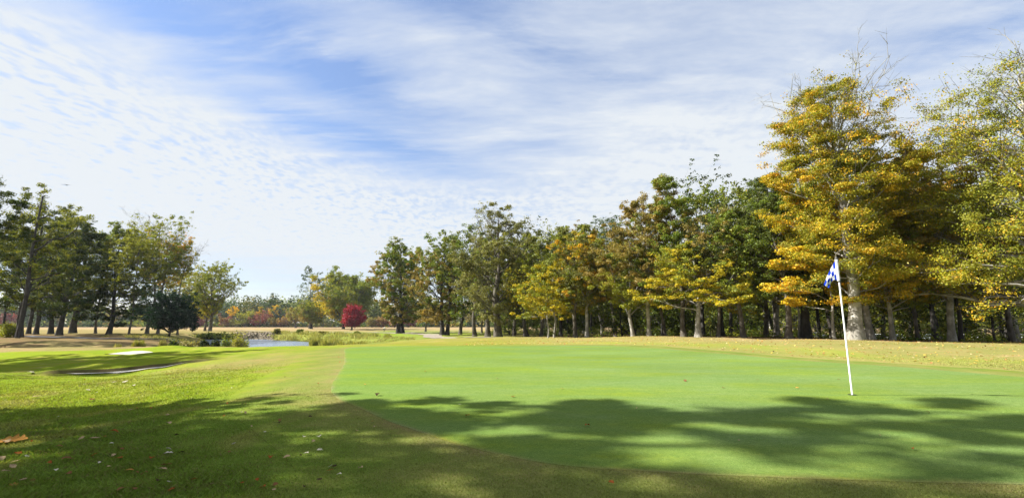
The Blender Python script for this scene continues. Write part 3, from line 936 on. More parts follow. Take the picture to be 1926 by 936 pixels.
def low_left(c):   return 0.35 - 0.35 * c[:, 0] - 0.30 * c[:, 2]
def low_right(c):  return 0.35 + 0.35 * c[:, 0] - 0.30 * c[:, 2]
def low(c):        return 0.45 - 0.55 * c[:, 2]
def high(c):       return 0.35 + 0.55 * c[:, 2]
def left(c):       return 0.40 - 0.6 * c[:, 0]
def half(c):       return 0.5 + 0.0 * c[:, 0]
def few(c):        return 0.22 + 0.0 * c[:, 0]

# ------------------------------------------------------------------ right: the wood edge behind the green
G_EDGE = 'trees along the edge of the wood behind the green'
tree(1608, 29, 160, 196, 'tall golden beech with a thick pale trunk behind the flag, twiggy at its top', 'beech_tree', cbv=544, group=G_EDGE,
     pals=('amber', 'green'), mix=lambda c: 0.72 - 0.40 * np.hypot(c[:, 0], c[:, 1]) - 0.10 * np.abs(c[:, 2]), style='round', tr=0.37, bark=M_PALE, bare=0.6, np_=48, skew=(0.08, 0), flat=0.72, spread=0.38, seed=41, flare=0.65, nleaf=150000, leaf=0.100)
tree(1568, 30.5, 345, 140, 'lower golden beech filling in left of the thick pale trunk, bright orange sprays', 'beech_tree', cbv=574, group=G_EDGE,
     pals=('gold', 'ygreen'), mix=few, style='broad', tr=0.09, np_=24, flat=0.5, spread=0.4, seed=42, bark=M_PALE, nleaf=36000, leaf=0.13)
tree(1636, 32, 300, 165, 'grey trunked tree close to the right of the thick pale beech', 'beech_tree', cbv=544, group=G_EDGE,
     pals=('amber', 'green'), mix=half, tr=0.22, bark=M_PALE, flat=0.6, seed=43, flare=0.5, nleaf=40000, leaf=0.14)
tree(1677, 31, 395, 150, 'slim pale trunked tree with green leaves, second trunk right of the thick beech', 'hornbeam_tree', cbv=574, group=G_EDGE,
     pals=('green', 'amber'), mix=few, tr=0.15, bark=M_PALE, seed=44, flare=0.4)
tree(2015, 24, 118, 350, 'huge golden beech at the right edge with long pale limbs reaching left', 'beech_tree', cbv=559, group=G_EDGE,
     pals=('amber', 'green'), mix=lambda c: 0.68 - 0.35 * np.hypot(c[:, 0], c[:, 1]) + 0.06, style='broad', gaps=0.1, tr=0.40, bark=M_PALE, bare=0.8, np_=62, flat=0.8, spread=0.42, seed=45, skew=(-0.25, 0), nleaf=150000, leaf=0.092)
tree(1788, 30, 285, 190, 'crooked pale trunked tree with thin tan leaves between the two big golden beeches', 'beech_tree', cbv=544, group=G_EDGE,
     pals=('amber', 'brown'), mix=half, tr=0.20, bark=M_PALE, seed=46, gaps=0.12, flare=0.4, nleaf=42000, leaf=0.14, lean=(-0.02, 0))
tree(1806, 31.5, 400, 120, 'dark slim tree leaning right beside the crooked pale trunk', 'hornbeam_tree', cbv=554, group=G_EDGE,
     pals=('dark', 'ygreen'), mix=half, tr=0.14, bark=M_DARKBARK, seed=47, lean=(-0.05, 0), flare=0.4)
tree(1902, 33, 250, 170, 'golden tree with a grey trunk near the right edge, half hidden behind the huge beech', 'beech_tree', cbv=559, group=G_EDGE,
     pals=('amber', 'green'), mix=half, tr=0.17, seed=48, flat=0.6, nleaf=40000, leaf=0.14)
tree(1725, 34, 330, 160, 'green and gold tree filling the gap between the two big golden beeches', 'beech_tree', cbv=564, group=G_EDGE,
     pals=('green', 'amber'), mix=half, tr=0.13, seed=49, flat=0.7, nleaf=40000, leaf=0.14)
tree(1482, 33.5, 340, 125, 'dark green oak with a straight grey trunk, last tall one left of the golden beech', 'oak_tree', cbv=574, group=G_EDGE,
     pals=('green', 'dark'), mix=half, style='oval', tr=0.22, seed=50, flare=0.6, top_off=(-0.6, 0), np_=28, nleaf=46000)
tree(1517, 35, 400, 90, 'almost black thick trunk leaning left just left of the golden beech', 'oak_tree', cbv=554, group=G_EDGE,
     pals=('dark',), tr=0.30, bark=M_DARKBARK, seed=51, lean=(-0.06, 0), flare=0.3)
tree(1503, 36, 440, 80, 'slender pale trunk beside the black leaning trunk', 'hornbeam_tree', cbv=559, group=G_EDGE,
     pals=('ygreen', 'amber'), mix=half, tr=0.10, bark=M_PALE, seed=52, flare=0.3)
tree(1440, 42, 352, 120, 'tall dark green oak standing back between the straight trunks', 'oak_tree', cbv=574, group=G_EDGE,
     pals=('dark', 'green'), mix=half, style='round', tr=0.2, seed=53, nleaf=40000)
tree(1398, 36, 402, 120, 'green oak with a grey double trunk and yellowish lower leaves', 'oak_tree', cbv=572, group=G_EDGE,
     pals=('green', 'ygreen'), mix=low, tr=0.20, seed=54, style='oval', flare=0.5, nleaf=42000)
tree(1350, 37, 392, 105, 'dark trunked oak in olive and brown between the yellow tree and the double trunk', 'oak_tree', cbv=554, group=G_EDGE,
     pals=('dark', 'brown'), mix=half, tr=0.15, seed=55, flare=0.5)
tree(1313, 37, 462, 165, 'spreading yellow tree on a pale straight trunk near the middle of the wood edge', 'beech_tree', cbv=569, group=G_EDGE,
     pals=('yellow', 'green'), mix=lambda c: 0.52 + 0 * c[:, 0], style='broad', tr=0.22, bark=M_PALE, seed=56, flat=0.6, flare=0.7, nleaf=50000)
tree(1286, 39, 330, 130, 'tallest of the mixed oaks, narrow knobbly top standing above its neighbours', 'oak_tree', cbv=574, group=G_EDGE,
     pals=('green', 'brown'), mix=lambda c: 0.45 - 0.2 * c[:, 2], style='cone', tr=0.21, seed=57, top_off=(-0.9, 0), np_=34, gaps=0.1, nleaf=52000)
tree(1250, 43, 425, 95, 'olive green oak filling in behind the tallest mixed oak', 'oak_tree', cbv=574, group=G_EDGE, pals=('green', 'olive'), mix=half, tr=0.16, seed=58)
tree(1221, 42, 372, 105, 'rust flecked green oak left of the tallest mixed oak', 'oak_tree', cbv=579, group=G_EDGE,
     pals=('green', 'brown'), mix=high, style='oval', tr=0.19, bark=M_PALE, seed=59, top_off=(-0.4, 0), flare=0.4, nleaf=42000)
tree(1190, 42.5, 440, 120, 'short yellow green tree on a pale slim trunk left of the rust flecked oak', 'hornbeam_tree', cbv=579, group=G_EDGE,
     pals=('ygreen', 'brown'), mix=lambda c: 0.45 + 0.5 * c[:, 2], tr=0.17, bark=M_PALE, seed=60, flare=0.3, nleaf=36000)
tree(1158, 54, 416, 90, 'bluish green oak top showing behind the wood edge right of the twin pale trunks', 'oak_tree', cbv=554, group=G_EDGE, pals=('blue', 'green'), mix=few, tr=0.2, seed=61)
tree(1104, 46, 440, 110, 'olive gold tree on a bare white trunk, right of the bright yellow tree', 'beech_tree', cbv=572, group=G_EDGE,
     pals=('olive', 'amber'), mix=lambda c: 0.42 + 0.3 * c[:, 2], tr=0.19, bark=M_PALE, seed=62, flare=0.3, style='oval', nleaf=42000)
tree(1082, 46.5, 433, 95, 'olive tree on a grey trunk between the white trunk and the bright yellow tree', 'oak_tree', cbv=574, group=G_EDGE,
     pals=('olive', 'green'), mix=half, tr=0.20, seed=63, style='round', nleaf=34000)
tree(1042, 48, 492, 118, 'bright yellow tree on thin pale trunks at the left end of the dense wood', 'beech_tree', cbv=592, group=G_EDGE,
     pals=('yellow', 'green'), mix=half, tr=0.11, bark=M_PALE, seed=64, style='broad', flat=0.75, nleaf=42000)
tree(1031, 47.5, 545, 60, 'small yellow sapling with a thin white stem beside the bright yellow tree', 'beech_tree', cbv=589, group=G_EDGE,
     pals=('ygreen', 'yellow'), mix=half, tr=0.08, bark=M_PALE, seed=65)
tree(1018, 58, 432, 85, 'grey green oak rising behind the bright yellow tree', 'oak_tree', cbv=574, group=G_EDGE, pals=('olive', 'green'), mix=half, tr=0.2, seed=66)
tree(992, 56, 515, 80, 'dark trunk leaning left in front of the gap in the trees', 'oak_tree', cbv=574, group=G_EDGE, pals=('dark', 'yellow'), mix=half, tr=0.24, bark=M_DARKBARK, seed=67, lean=(-0.10, 0))

# ------------------------------------------------------------------ middle group
G_MID = 'tall oaks in the middle beyond the green'
tree(937, 60, 402, 128, 'large grey olive tree with a visible pale trunk, tallest of the middle group', 'oak_tree', cbv=605, group=G_MID,
     pals=('olive', 'green'), mix=few, tr=0.48, style='round', seed=70, bare=0.25, np_=34, flare=0.4, nleaf=46000)
tree(918, 66, 440, 80, 'green oak close behind the left of the large grey olive tree', 'oak_tree', cbv=600, group=G_MID, pals=('green', 'olive'), mix=half, tr=0.35, seed=71)
tree(966, 66, 455, 66, 'narrow green oak on the right flank of the large grey olive tree', 'oak_tree', cbv=590, group=G_MID, pals=('green', 'dark'), mix=half, tr=0.2, seed=72)
tree(893, 70, 425, 92, 'dark green oak between the grey olive tree and the brown oak', 'oak_tree', cbv=598, group=G_MID, pals=('green', 'dark'), mix=half, tr=0.3, seed=73, style='oval')
tree(866, 84, 452, 70, 'green oak top just right of the brown oak', 'oak_tree', cbv=590, group=G_MID, pals=('green', 'dark'), mix=half, tr=0.3, seed=74)
tree(832, 80, 450, 92, 'brown tinged oak with a twin dark trunk behind the cart path', 'oak_tree', cbv=608, group=G_MID, pals=('green', 'brown'), mix=low_left, tr=0.38, bark=M_DARKBARK, seed=75, np_=32, nleaf=34000)
tree(841, 80.5, 470, 70, 'second dark trunk of the pair by the cart path bend', 'oak_tree', cbv=600, group=G_MID, pals=('green', 'brown'), mix=half, tr=0.34, bark=M_DARKBARK, seed=76)
tree(749, 104, 463, 92, 'brown and green oak, leftmost of the tall middle group', 'oak_tree', cbv=608, group=G_MID, pals=('green', 'brown'), mix=low_left, tr=0.48, bark=M_DARKBARK, flare=0.25, seed=77, np_=32, nleaf=34000)
tree(757, 105, 500, 60, 'slimmer trunk right next to the leftmost tall middle oak', 'oak_tree', cbv=600, group=G_MID, pals=('green', 'brown'), mix=half, tr=0.4, bark=M_DARKBARK, seed=78)
tree(800, 125, 560, 40, 'small olive tree far back between the two brown oaks', 'oak_tree', cbv=605, group=G_MID, pals=('olive', 'brown'), mix=half, tr=0.25, seed=79)

# ------------------------------------------------------------------ far trees on the fairway
tree(645, 180, 525, 100, 'broad rounded tree beyond the pond, yellow on its left and green on its right', 'oak_tree', cbv=600, pals=('green', 'yellow'), mix=lambda c: 0.25 - 0.75 * c[:, 0] - 0.3 * c[:, 2], tr=0.55, flare=0.3, bark=M_DARKBARK, style='round', seed=80, np_=38, leaf=0.55, nleaf=40000, spread=1.0, gaps=-0.12)
tree(585, 186, 572, 44, 'small round olive tree with a straight stem beyond the pond', 'oak_tree', cbv=606, pals=('green', 'brown'), mix=low_left, tr=0.45, bark=M_DARKBARK, style='round', seed=81, leaf=0.48, nleaf=9000, spread=0.7, gaps=-0.1)
tree(581, 205, 508, 44, 'tall thin bluish tree with sparse branches rising above the small round olive tree', 'pine_tree', cbv=588, pals=('blue',), tr=0.35, style='column', seed=82, gaps=0.3, leaf=0.5, nleaf=3600, np_=20)
tree(555, 228, 582, 36, 'small rounded yellow tree in front of the far wood', 'oak_tree', cbv=604, pals=('ygreen', 'brown'), mix=half, tr=0.4, style='round', seed=83, leaf=0.5, nleaf=3500)
tree(661, 160, 579, 33, 'round crimson red tree on a short trunk beyond the pond', 'maple_tree', cbv=613, pals=('red',), tr=0.3, style='round', seed=84, leaf=0.34, nleaf=13000, np_=44, spread=0.6, gaps=-0.05, bark=M_DARKBARK)

# ------------------------------------------------------------------ left group
G_LEFT = 'trees of the grove on the left'
tree(-105, 45, 322, 150, 'dark leafy tree cut off by the left edge of the frame, highest on the left', 'oak_tree', cbv=560, group=G_LEFT, q=1.1, gaps=0.16, pals=('dark', 'green'), mix=few, tr=0.22, seed=90, bark=M_DARKBARK, nleaf=42000)
tree(4, 66, 440, 90, 'thin straight dark trunk at the very left edge', 'oak_tree', cbv=575, group=G_LEFT, q=1.1, gaps=0.16, pals=('dark', 'ygreen'), mix=low_right, tr=0.17, seed=91, bark=M_DARKBARK)
tree(36, 60, 385, 130, 'leaning thick trunk with yellow green leaves on the far left', 'oak_tree', cbv=585, group=G_LEFT, q=1.1, gaps=0.16, pals=('dark', 'ygreen'), mix=lambda c: 0.38 + 0.2 * c[:, 2], tr=0.36, seed=92, lean=(0.035, 0), bark=M_DARKBARK, nleaf=34000, flare=0.5)
tree(54, 80, 430, 80, 'short dark trunk just right of the leaning one', 'oak_tree', cbv=585, group=G_LEFT, q=1.1, gaps=0.16, pals=('dark', 'green'), mix=few, tr=0.29, seed=93, bark=M_DARKBARK)
tree(68, 79, 400, 90, 'dark curved trunk, second right of the leaning one', 'oak_tree', cbv=585, group=G_LEFT, q=1.1, gaps=0.16, pals=('dark', 'ygreen'), mix=lambda c: 0.38 + 0.2 * c[:, 2], tr=0.32, seed=94, bark=M_DARKBARK)
tree(96, 82, 425, 84, 'bending dark trunk with a pale flared foot in the left grove', 'oak_tree', cbv=590, group=G_LEFT, q=1.1, gaps=0.16, pals=('dark', 'ygreen'), mix=few, tr=0.36, seed=95, lean=(-0.03, 0), bark=M_DARKBARK)
tree(112, 72, 412, 84, 'thick blue grey trunk with a wide foot in the left grove', 'oak_tree', cbv=595, group=G_LEFT, q=1.1, gaps=0.16, pals=('dark', 'green'), mix=few, tr=0.37, seed=96, bark=M_DARKBARK, nleaf=30000)
tree(137, 90, 445, 76, 'short very thick trunk under a black green crown in the left grove', 'oak_tree', cbv=600, group=G_LEFT, q=1.1, gaps=0.16, pals=('dark',), tr=0.56, seed=97, bark=M_DARKBARK, flare=0.3)
tree(205, 84, 430, 92, 'dark crowned oak with orange flecks, branches nearly touching the ground', 'oak_tree', cbv=612, group=G_LEFT, q=1.1, gaps=0.16, pals=('dark', 'green'), mix=high, tr=0.37, seed=98, bark=M_DARKBARK, style='oval', nleaf=32000)
tree(180, 92, 440, 80, 'yellow green tree rising behind the dark crowned oak', 'oak_tree', cbv=570, group=G_LEFT, q=1.1, gaps=0.16, pals=('green', 'ygreen'), mix=half, tr=0.22, seed=99)
tree(243, 80, 425, 80, 'slender bluish trunk right of the dark crowned oak', 'elm_tree', cbv=585, group=G_LEFT, q=1.1, pals=('ygreen', 'dark'), mix=low, tr=0.16, seed=100, style='vase', gaps=0.1)
tree(276, 88, 412, 105, 'tall open topped tree with upright branches behind the dark evergreen', 'elm_tree', cbv=520, group=G_LEFT, q=1.1, pals=('green', 'ygreen'), mix=half, tr=0.29, seed=101, style='vase', gaps=0.12, bare=0.35, leaf=0.26)
tree(297, 90, 440, 80, 'second tall open tree directly behind the dark evergreen', 'elm_tree', cbv=540, group=G_LEFT, q=1.1, pals=('ygreen', 'amber'), mix=half, tr=0.25, seed=102, style='vase', gaps=0.15, leaf=0.26)
tree(334, 94, 462, 36, 'nearly leafless tree with bare upright twigs right of the open topped trees', 'elm_tree', cbv=520, group=G_LEFT, q=1.1, pals=('ygreen',), tr=0.18, seed=103, style='vase', gaps=0.5, bare=0.9, leaf=0.22, nleaf=1500)
tree(323, 100, 515, 50, 'low olive tree filling in above the dark evergreen', 'oak_tree', cbv=585, group=G_LEFT, q=1.1, gaps=0.16, pals=('olive', 'ygreen'), mix=half, tr=0.22, seed=104)
tree(362, 128, 512, 56, 'forked yellow green tree at the right end of the left grove', 'elm_tree', cbv=580, group=G_LEFT, q=1.1, pals=('ygreen', 'yellow'), mix=half, tr=0.40, seed=105, style='vase', gaps=0.15, leaf=0.36)
tree(394, 120, 500, 84, 'spreading yellow green tree with several stems, last of the left grove', 'elm_tree', cbv=585, group=G_LEFT, q=1.1, pals=('green', 'ygreen'), mix=half, tr=0.40, seed=106, style='vase', gaps=0.12, leaf=0.36, nleaf=9000)
tree(385, 121, 565, 36, 'stubby leaning stem with low yellow leaves below the spreading tree', 'elm_tree', cbv=600, group=G_LEFT, q=1.1, gaps=0.16, pals=('ygreen', 'yellow'), mix=half, tr=0.29, seed=107, leaf=0.34)
tree(318, 70, 556, 80, 'dark bushy evergreen tree with a dome shaped crown by the creek', 'holly_tree', cbv=622, pals=('holly',), tr=0.14, style='round', seed=108, bark=M_DARKBARK, nleaf=34000, np_=40, leaf=0.17)
# dead snag through the leaning tree
def snag():
    x = xat(34, 56); z = tz(x, 56); H = zat(366, 56) - z
    r = empty('dead_tree', (x, 56, z), 'bare grey snag with a splintered tip sticking out above the left grove', 'tree')
    rg = np.random.default_rng(5); tb = Tubes()
    t = np.linspace(0, 1, 12)
    P = np.stack([t * 0.15 + 0.12 * np.sin(t * 8), 0.1 * np.sin(t * 5), t * H - 0.2], 1)
    tb.add(P, 0.26 * (1 - t * 0.72) * (1 + 0.08 * np.sin(t * 40)), 8)
    for f, dx, dz, L in ((0.60, 1, 0.75, 6.2), (0.50, -1, 0.5, 3.5), (0.72, -0.8, 0.6, 2.2), (0.83, 0.9, 0.5, 1.4), (0.40, 0.9, 0.3, 2.8), (0.90, -0.7, 0.9, 0.9), (0.67, 0.6, 0.2, 1.8)):
        S = np.array([np.interp(f, t, P[:, c]) for c in range(3)])
        s = np.linspace(0, 1, 6); d = nrm(np.array((dx, 0.2, dz)))
        B = S + d * (s * L)[:, None] + rg.normal(size=(6, 3)) * 0.06 * L * s[:, None]
        tb.add(B, 0.12 * (1 - s * 0.8), 5)
        for k in range(4):
            q = B[2 + k % 4]; e = q + nrm(d + rg.normal(size=3) * 0.6) * L * 0.2
            tb.add(np.stack([q, e]), np.array((0.04, 0.012)), 4)
    tb.build('trunk', M_DARKBARK, r)
snag()

# ------------------------------------------------------------------ trees standing outside the frame on the left: they throw the shade on the turf
G_SH = 'trees outside the frame on the left that shade the turf'
def shade_tree(x, y, H, R, label, **kw):
    kw.setdefault('leaf', 0.24)
    build_tree('oak_tree', (x, y, tz(x, y)), label, G_SH, H, R, **kw)
shade_tree(-16.5, 5.4, 25, 2.4, "green oak standing beside the turf outside the left of the frame", cb=0.22, tr=0.17, seed=120, leaf=0.25, nleaf=25000, pals=("green",), style='broad', gaps=0.10)
shade_tree(-13.2, 5.2, 11.5, 1.95, "short green oak standing nearest outside the left of the frame", cb=0.28, tr=0.14, seed=124, nleaf=7500, pals=("green",), style='round', gaps=0.28)
shade_tree(-21.5, 2.75, 25, 1.5, "thin green oak standing level with the camera outside the left of the frame", cb=0.60, tr=0.14, seed=121, nleaf=10000, pals=("green",), gaps=0.1)
shade_tree(-36, 17.4, 20, 3.0, "second green oak shading the bunker mound from outside the frame", cb=0.3, tr=0.3, seed=123, nleaf=15000, pals=("green",))
shade_tree(-33, 20.4, 18, 3.2, "green oak throwing its shade on the bunker mound from outside the frame", cb=0.3, tr=0.3, seed=122, nleaf=17000, pals=("green",))

# ------------------------------------------------------------------ inside of the wood
G_IN = 'trees deep inside the dark wood'
protos = []
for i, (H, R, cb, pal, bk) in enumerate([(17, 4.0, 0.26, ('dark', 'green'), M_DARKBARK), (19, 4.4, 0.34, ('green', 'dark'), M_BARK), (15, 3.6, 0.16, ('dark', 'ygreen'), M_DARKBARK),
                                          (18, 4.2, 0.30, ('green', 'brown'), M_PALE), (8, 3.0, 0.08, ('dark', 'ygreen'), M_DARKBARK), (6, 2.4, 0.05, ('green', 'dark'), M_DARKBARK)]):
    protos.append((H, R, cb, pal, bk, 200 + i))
MARKS = [(860, 'the brown tinged oak'), (893, 'the dark green middle oak'), (937, 'the large grey olive tree'), (966, 'the narrow green oak'), (992, 'the gap with the leaning trunk'), (1031, 'the bright yellow tree'),
         (1060, 'the right side of the bright yellow tree'), (1082, 'the olive tree'), (1104, 'the bare white trunk'), (1150, 'the gap left of the slim pale trunk'), (1190, 'the slim pale trunk'), (1221, 'the rust flecked oak'),
         (1255, 'the gap left of the tallest mixed oak'), (1286, 'the tallest mixed oak'), (1313, 'the spreading yellow tree'), (1350, 'the olive and brown oak'), (1398, 'the grey double trunk'), (1440, 'the gap right of the double trunk'),
         (1482, 'the straight grey trunk'), (1515, 'the black leaning trunk'), (1560, 'the flag'), (1608, 'the thick pale beech'), (1640, 'the grey trunk beside the thick beech'), (1677, 'the slim trunk right of the beech'),
         (1730, 'the gap between the golden beeches'), (1788, 'the crooked pale trunk'), (1840, 'the dark leaning stems on the right'), (1902, 'the golden tree near the right edge'), (1990, 'the huge beech at the right edge')]
def inside():
    rg = np.random.default_rng(77)
    made = [None] * len(protos)
    spots = []
    tries = 0
    while len(spots) < 165 and tries < 8000:
        tries += 1
        y = rg.uniform(36, 125) ** 1.0
        x = rg.uniform(-8, 1.45 * y)
        edge = np.interp(x, [-10, 0, 8, 12, 18, 22, 26, 34, 60], [100, 66, 52, 47, 41, 36, 33, 31, 31])
        if y < edge: continue
        if abs(x - 0.14 * y) < 0 : continue
        if any((x - a) ** 2 + (y - b) ** 2 < (2.6 + y * 0.035) ** 2 for a, b in spots): continue
        if 66 < y < 84 and x > 46: continue              # parking place behind the wood
        spots.append((x, y))
    for _ in range(46):
        y = rg.uniform(84, 128); spots.append((y * rg.uniform(0.02, 0.55), y, int(rg.choice([4, 5, 2]))))
    spots.sort(key=lambda s: s[1])
    for n, sp_ in enumerate(spots):
        x, y = sp_[:2]
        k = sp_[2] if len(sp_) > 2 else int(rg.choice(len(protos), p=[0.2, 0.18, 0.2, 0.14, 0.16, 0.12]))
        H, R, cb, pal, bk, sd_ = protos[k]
        lab = 'shaded tree standing inside the dark wood behind the front trunks'
        uu = 963 + FPX * x / y
        mark = min(MARKS, key=lambda q: abs(q[0] - uu))[1]
        what = ['dark stemmed broad tree', 'grey stemmed tall tree', 'dark stemmed low branched tree', 'pale stemmed tree', 'small leafy understorey tree', 'low bushy understorey tree'][k]
        dep = 'just' if y < 50 else ('well' if y < 80 else 'far')
        lab = f'{what} {dep} behind {mark}'
        if made[k] is None:
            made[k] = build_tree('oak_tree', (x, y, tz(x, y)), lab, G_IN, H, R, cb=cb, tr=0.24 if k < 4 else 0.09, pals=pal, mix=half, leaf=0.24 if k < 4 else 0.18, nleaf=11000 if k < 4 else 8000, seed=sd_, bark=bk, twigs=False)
            o = made[k]
        else:
            o = copy_tree(made[k]); o.location = (x, y, tz(x, y))
        o['label'] = lab
        o.rotation_euler = (0, 0, rg.uniform(0, 6.28))
        s = rg.uniform(0.85, 1.12)
        if k < 4: s *= np.interp(y, [30, 60, 120], [0.78, 0.85, 1.0])
        o.scale = (s, s, s)
inside()

# low growth along and inside the wood edge
def undergrowth():
    rg = np.random.default_rng(31)
    C = []; cl = []
    for i in range(1500):
        y = rg.uniform(24, 125)
        x = rg.uniform(-4, 1.35 * y)
        edge = np.interp(x, [-10, 0, 8, 12, 18, 22, 26, 34, 60], [80, 62, 49, 44, 37.5, 33, 30, 25, 25])
        if y < edge + 0.4: continue
        h = rg.uniform(0.25, 1.0) * (1.5 if y > edge + 12 else 0.4)
        n = int(70 * h)
        z = tz(x, y)
        p = rg.normal(size=(n, 3)) * np.array((0.55, 0.55, 0.33)) * h + np.array((x, y, z + h * 0.45))
        p[:, 2] = np.maximum(p[:, 2], z + 0.03)
        C.append(p); cl.append(np.full(n, rg.random()))
    C = np.concatenate(C); cl = np.concatenate(cl)
    V, Q = leaf_quads(C, 0.17, rg, up=0.9)
    col = leaf_colour(C, cl, ('green', 'ygreen'), rg, few)
    o = mesh('undergrowth', V, quads=Q, mat=M_LEAF, col=np.repeat(col, 4, 0))
    tag(o, 'low leafy undergrowth between the trunks of the wood', 'undergrowth', kind='stuff')
undergrowth()

# fallen leaves strewn on the slope and on the floor of the wood (thousands)
def litter():
    rg = np.random.default_rng(33)
    n = 7500
    y = rg.uniform(0, 1, n) ** 0.7 * 40 + 9
    x = rg.uniform(-3, 1.3 * y)
    P = np.stack([x, y], 1)
    m = poly_sd(x, y, APRON) > 0.1
    x, y = x[m], y[m]
    z = terrain(x, y) + 0.02
    V, Q = leaf_quads(np.stack([x, y, z], 1), 0.085, rg, up=3)
    pal = np.array([(0.42, 0.30, 0.06), (0.30, 0.20, 0.08), (0.50, 0.40, 0.12), (0.34, 0.15, 0.06), (0.45, 0.36, 0.20)])
    col = pal[rg.integers(0, 5, len(x))] * rg.uniform(0.7, 1.2, (len(x), 1))
    o = mesh('leaf_litter', V, quads=Q, mat=M_LEAF, col=np.repeat(col, 4, 0))
    tag(o, 'tiny fallen leaves strewn over the dry slope in front of the wood', 'leaf litter', kind='stuff')
litter()

# ------------------------------------------------------------------ far wood across the field
def far_wood():
    rg = np.random.default_rng(55)
    Cs = []; cols = []; tb = Tubes()
    for i in range(640):
        x = rg.uniform(-560, 420); y = rg.uniform(285, 350)
        row = (y - 285) / 65
        z = tz(x, y)
        hbase = 15.5 + 2.5 * row + 2.2 * sin(x * 0.03) + 1.8 * sin(x * 0.011 + 2) + rg.normal() * 1.4
        if -190 < x < -120: hbase += 1.5
        h = max(hbase * (0.55 if rg.random() < 0.18 and row < 0.3 else 1), 5)
        r = h * rg.uniform(0.22, 0.32)
        k = rg.choice(['green', 'dark', 'blue', 'brown', 'olive', 'blue', 'ygreen'], p=[.14, .38, .16, .12, .10, .05, .05])
        n = int(330 + 120 * rg.random())
        d = rg.normal(size=(n, 3)); d /= np.linalg.norm(d, axis=1)[:, None]
        rad = rg.random(n) ** 0.35 * (1 + 0.25 * np.sin(d[:, 0] * 5 + i) * np.cos(d[:, 2] * 6 + i))
        p = d * rad[:, None] * np.array((r, r, h * 0.44)) + np.array((x, y, z + h * 0.55))
        Cs.append(p); cols.append(leaf_colour(p, np.full(n, rg.random()), (k,), rg))
        tb.add(np.array(((x, y, z - 0.3), (x, y, z + h * 0.6))), np.array((0.25, 0.12)), 5)
    # shrubs at its foot
    for i in range(1300):
        x = rg.uniform(-560, 420); y = rg.uniform(280, 291); z = tz(x, y); h = rg.uniform(1.6, 4)
        n = 60
        p = rg.normal(size=(n, 3)) * np.array((1.6, 1.0, h * 0.3)) + np.array((x, y, z + h * 0.5))
        Cs.append(p); cols.append(leaf_colour(p, np.full(n, rg.random()), (rg.choice(['dark', 'blue', 'brown', 'green']),), rg))
    C = np.concatenate(Cs); col = np.concatenate(cols)
    V, Q = leaf_quads(C, 1.25, rg, up=0.5)
    tv = np.concatenate(tb.V); tq = np.concatenate(tb.Q)
    VV = np.concatenate([V, tv]); QQ = np.concatenate([Q, tq + len(V)])
    cc = np.concatenate([np.repeat(col, 4, 0), np.zeros((len(tv), 3)) + 0.05])
    o = mesh('distant_wood', VV, quads=QQ, mat=M_LEAF, col=cc)
    tag(o, 'blue green distant wood closing off the far side of the field', 'distant wood', kind='stuff')
far_wood()
G_FAR = 'single coloured trees standing out in front of the far wood'
def far_tree(u, Y, vtop, w, pals, label, kind='oak_tree', cat='tree', leaf=0.7, cb=0.15, n=1800, style='round', **kw):
    x = xat(u, Y, 610); z = tz(x, Y); H = zat(vtop, Y) - z; R = px2m(w, Y) / 2
    build_tree(kind, (x, Y, z), label, G_FAR, H, R, cb=cb, tr=0.25, pals=pals, mix=half, leaf=leaf, nleaf=n, seed=int(u * 3 + 1), style=style, twigs=False, np_=16, spread=0.6, cat=cat, **kw)
far_tree(460, 278, 588, 30, ('ygreen',), 'bright yellow green rounded tree in front of the far wood')
far_tree(489, 278, 594, 32, ('dusk',), 'wide dark red bush left of the small yellow tree before the far wood', 'maple_tree')
far_tree(437, 279, 576, 14, ('gold',), 'narrow orange topped tree on a pale stem before the far wood', cb=0.55, n=700)
far_tree(441, 277, 601, 17, ('olive',), 'greyish white thin leaved shrub before the far wood', 'shrub', 'shrub', n=600)
far_tree(421, 278, 599, 22, ('dusk', 'brown'), 'dull red shrub at the left end of the visible far wood', 'maple_tree')
far_tree(373, 270, 596, 18, ('dusk',), 'pink red shrub showing between the forked tree and the spreading tree', 'maple_tree')
far_tree(515, 280, 601, 16, ('brown',), 'pinkish brown small tree between two red shrubs before the far wood')
far_tree(534, 276, 599, 22, ('dusk', 'brown'), 'crimson topped shrub just left of the small yellow tree', 'maple_tree')
far_tree(488, 286, 576, 16, ('amber',), 'pointed golden tree rising behind the wide dark red bush', style='cone')
far_tree(515, 286, 575, 17, ('amber',), 'golden topped tree beside a dark blue green pine before the far wood', cb=0.4)
far_tree(527, 282, 581, 22, ('holly', 'blue'), 'dark blue green pine in the far wood left of the small yellow tree', 'pine_tree')
far_tree(510, 300, 561, 18, ('blue',), 'flat topped pine sticking out above the far wood', 'pine_tree', cb=0.6, n=900)
far_tree(742, 250, 598, 20, ('dusk',), 'pink red shrub behind the leftmost tall middle oak', 'maple_tree')
far_tree(768, 250, 597, 24, ('dusk',), 'bright pink shrub between the two brown oaks', 'maple_tree')
far_tree(718, 255, 600, 22, ('dusk', 'brown'), 'dark red shrub behind the bending golfer', 'maple_tree')
far_tree(700, 255, 601, 20, ('brown', 'olive'), 'low brown green bush left of the dark red shrub behind the golfer', 'shrub', 'shrub')
far_tree(955, 240, 600, 14, ('dusk',), 'small red shrub glimpsed under the grey olive tree', 'maple_tree', n=800)
far_tree(10, 250, 591, 22, ('dusk',), 'pink red tree glimpsed between the first trunks at the left edge', 'maple_tree')
far_tree(608, 270, 600, 34, ('olive', 'blue'), 'low grey green bush between the small olive tree and the broad rounded tree', 'shrub', 'shrub')
far_tree(1035, 230, 596, 30, ('brown', 'dark'), 'dark brown tree glimpsed far behind the bright yellow tree')

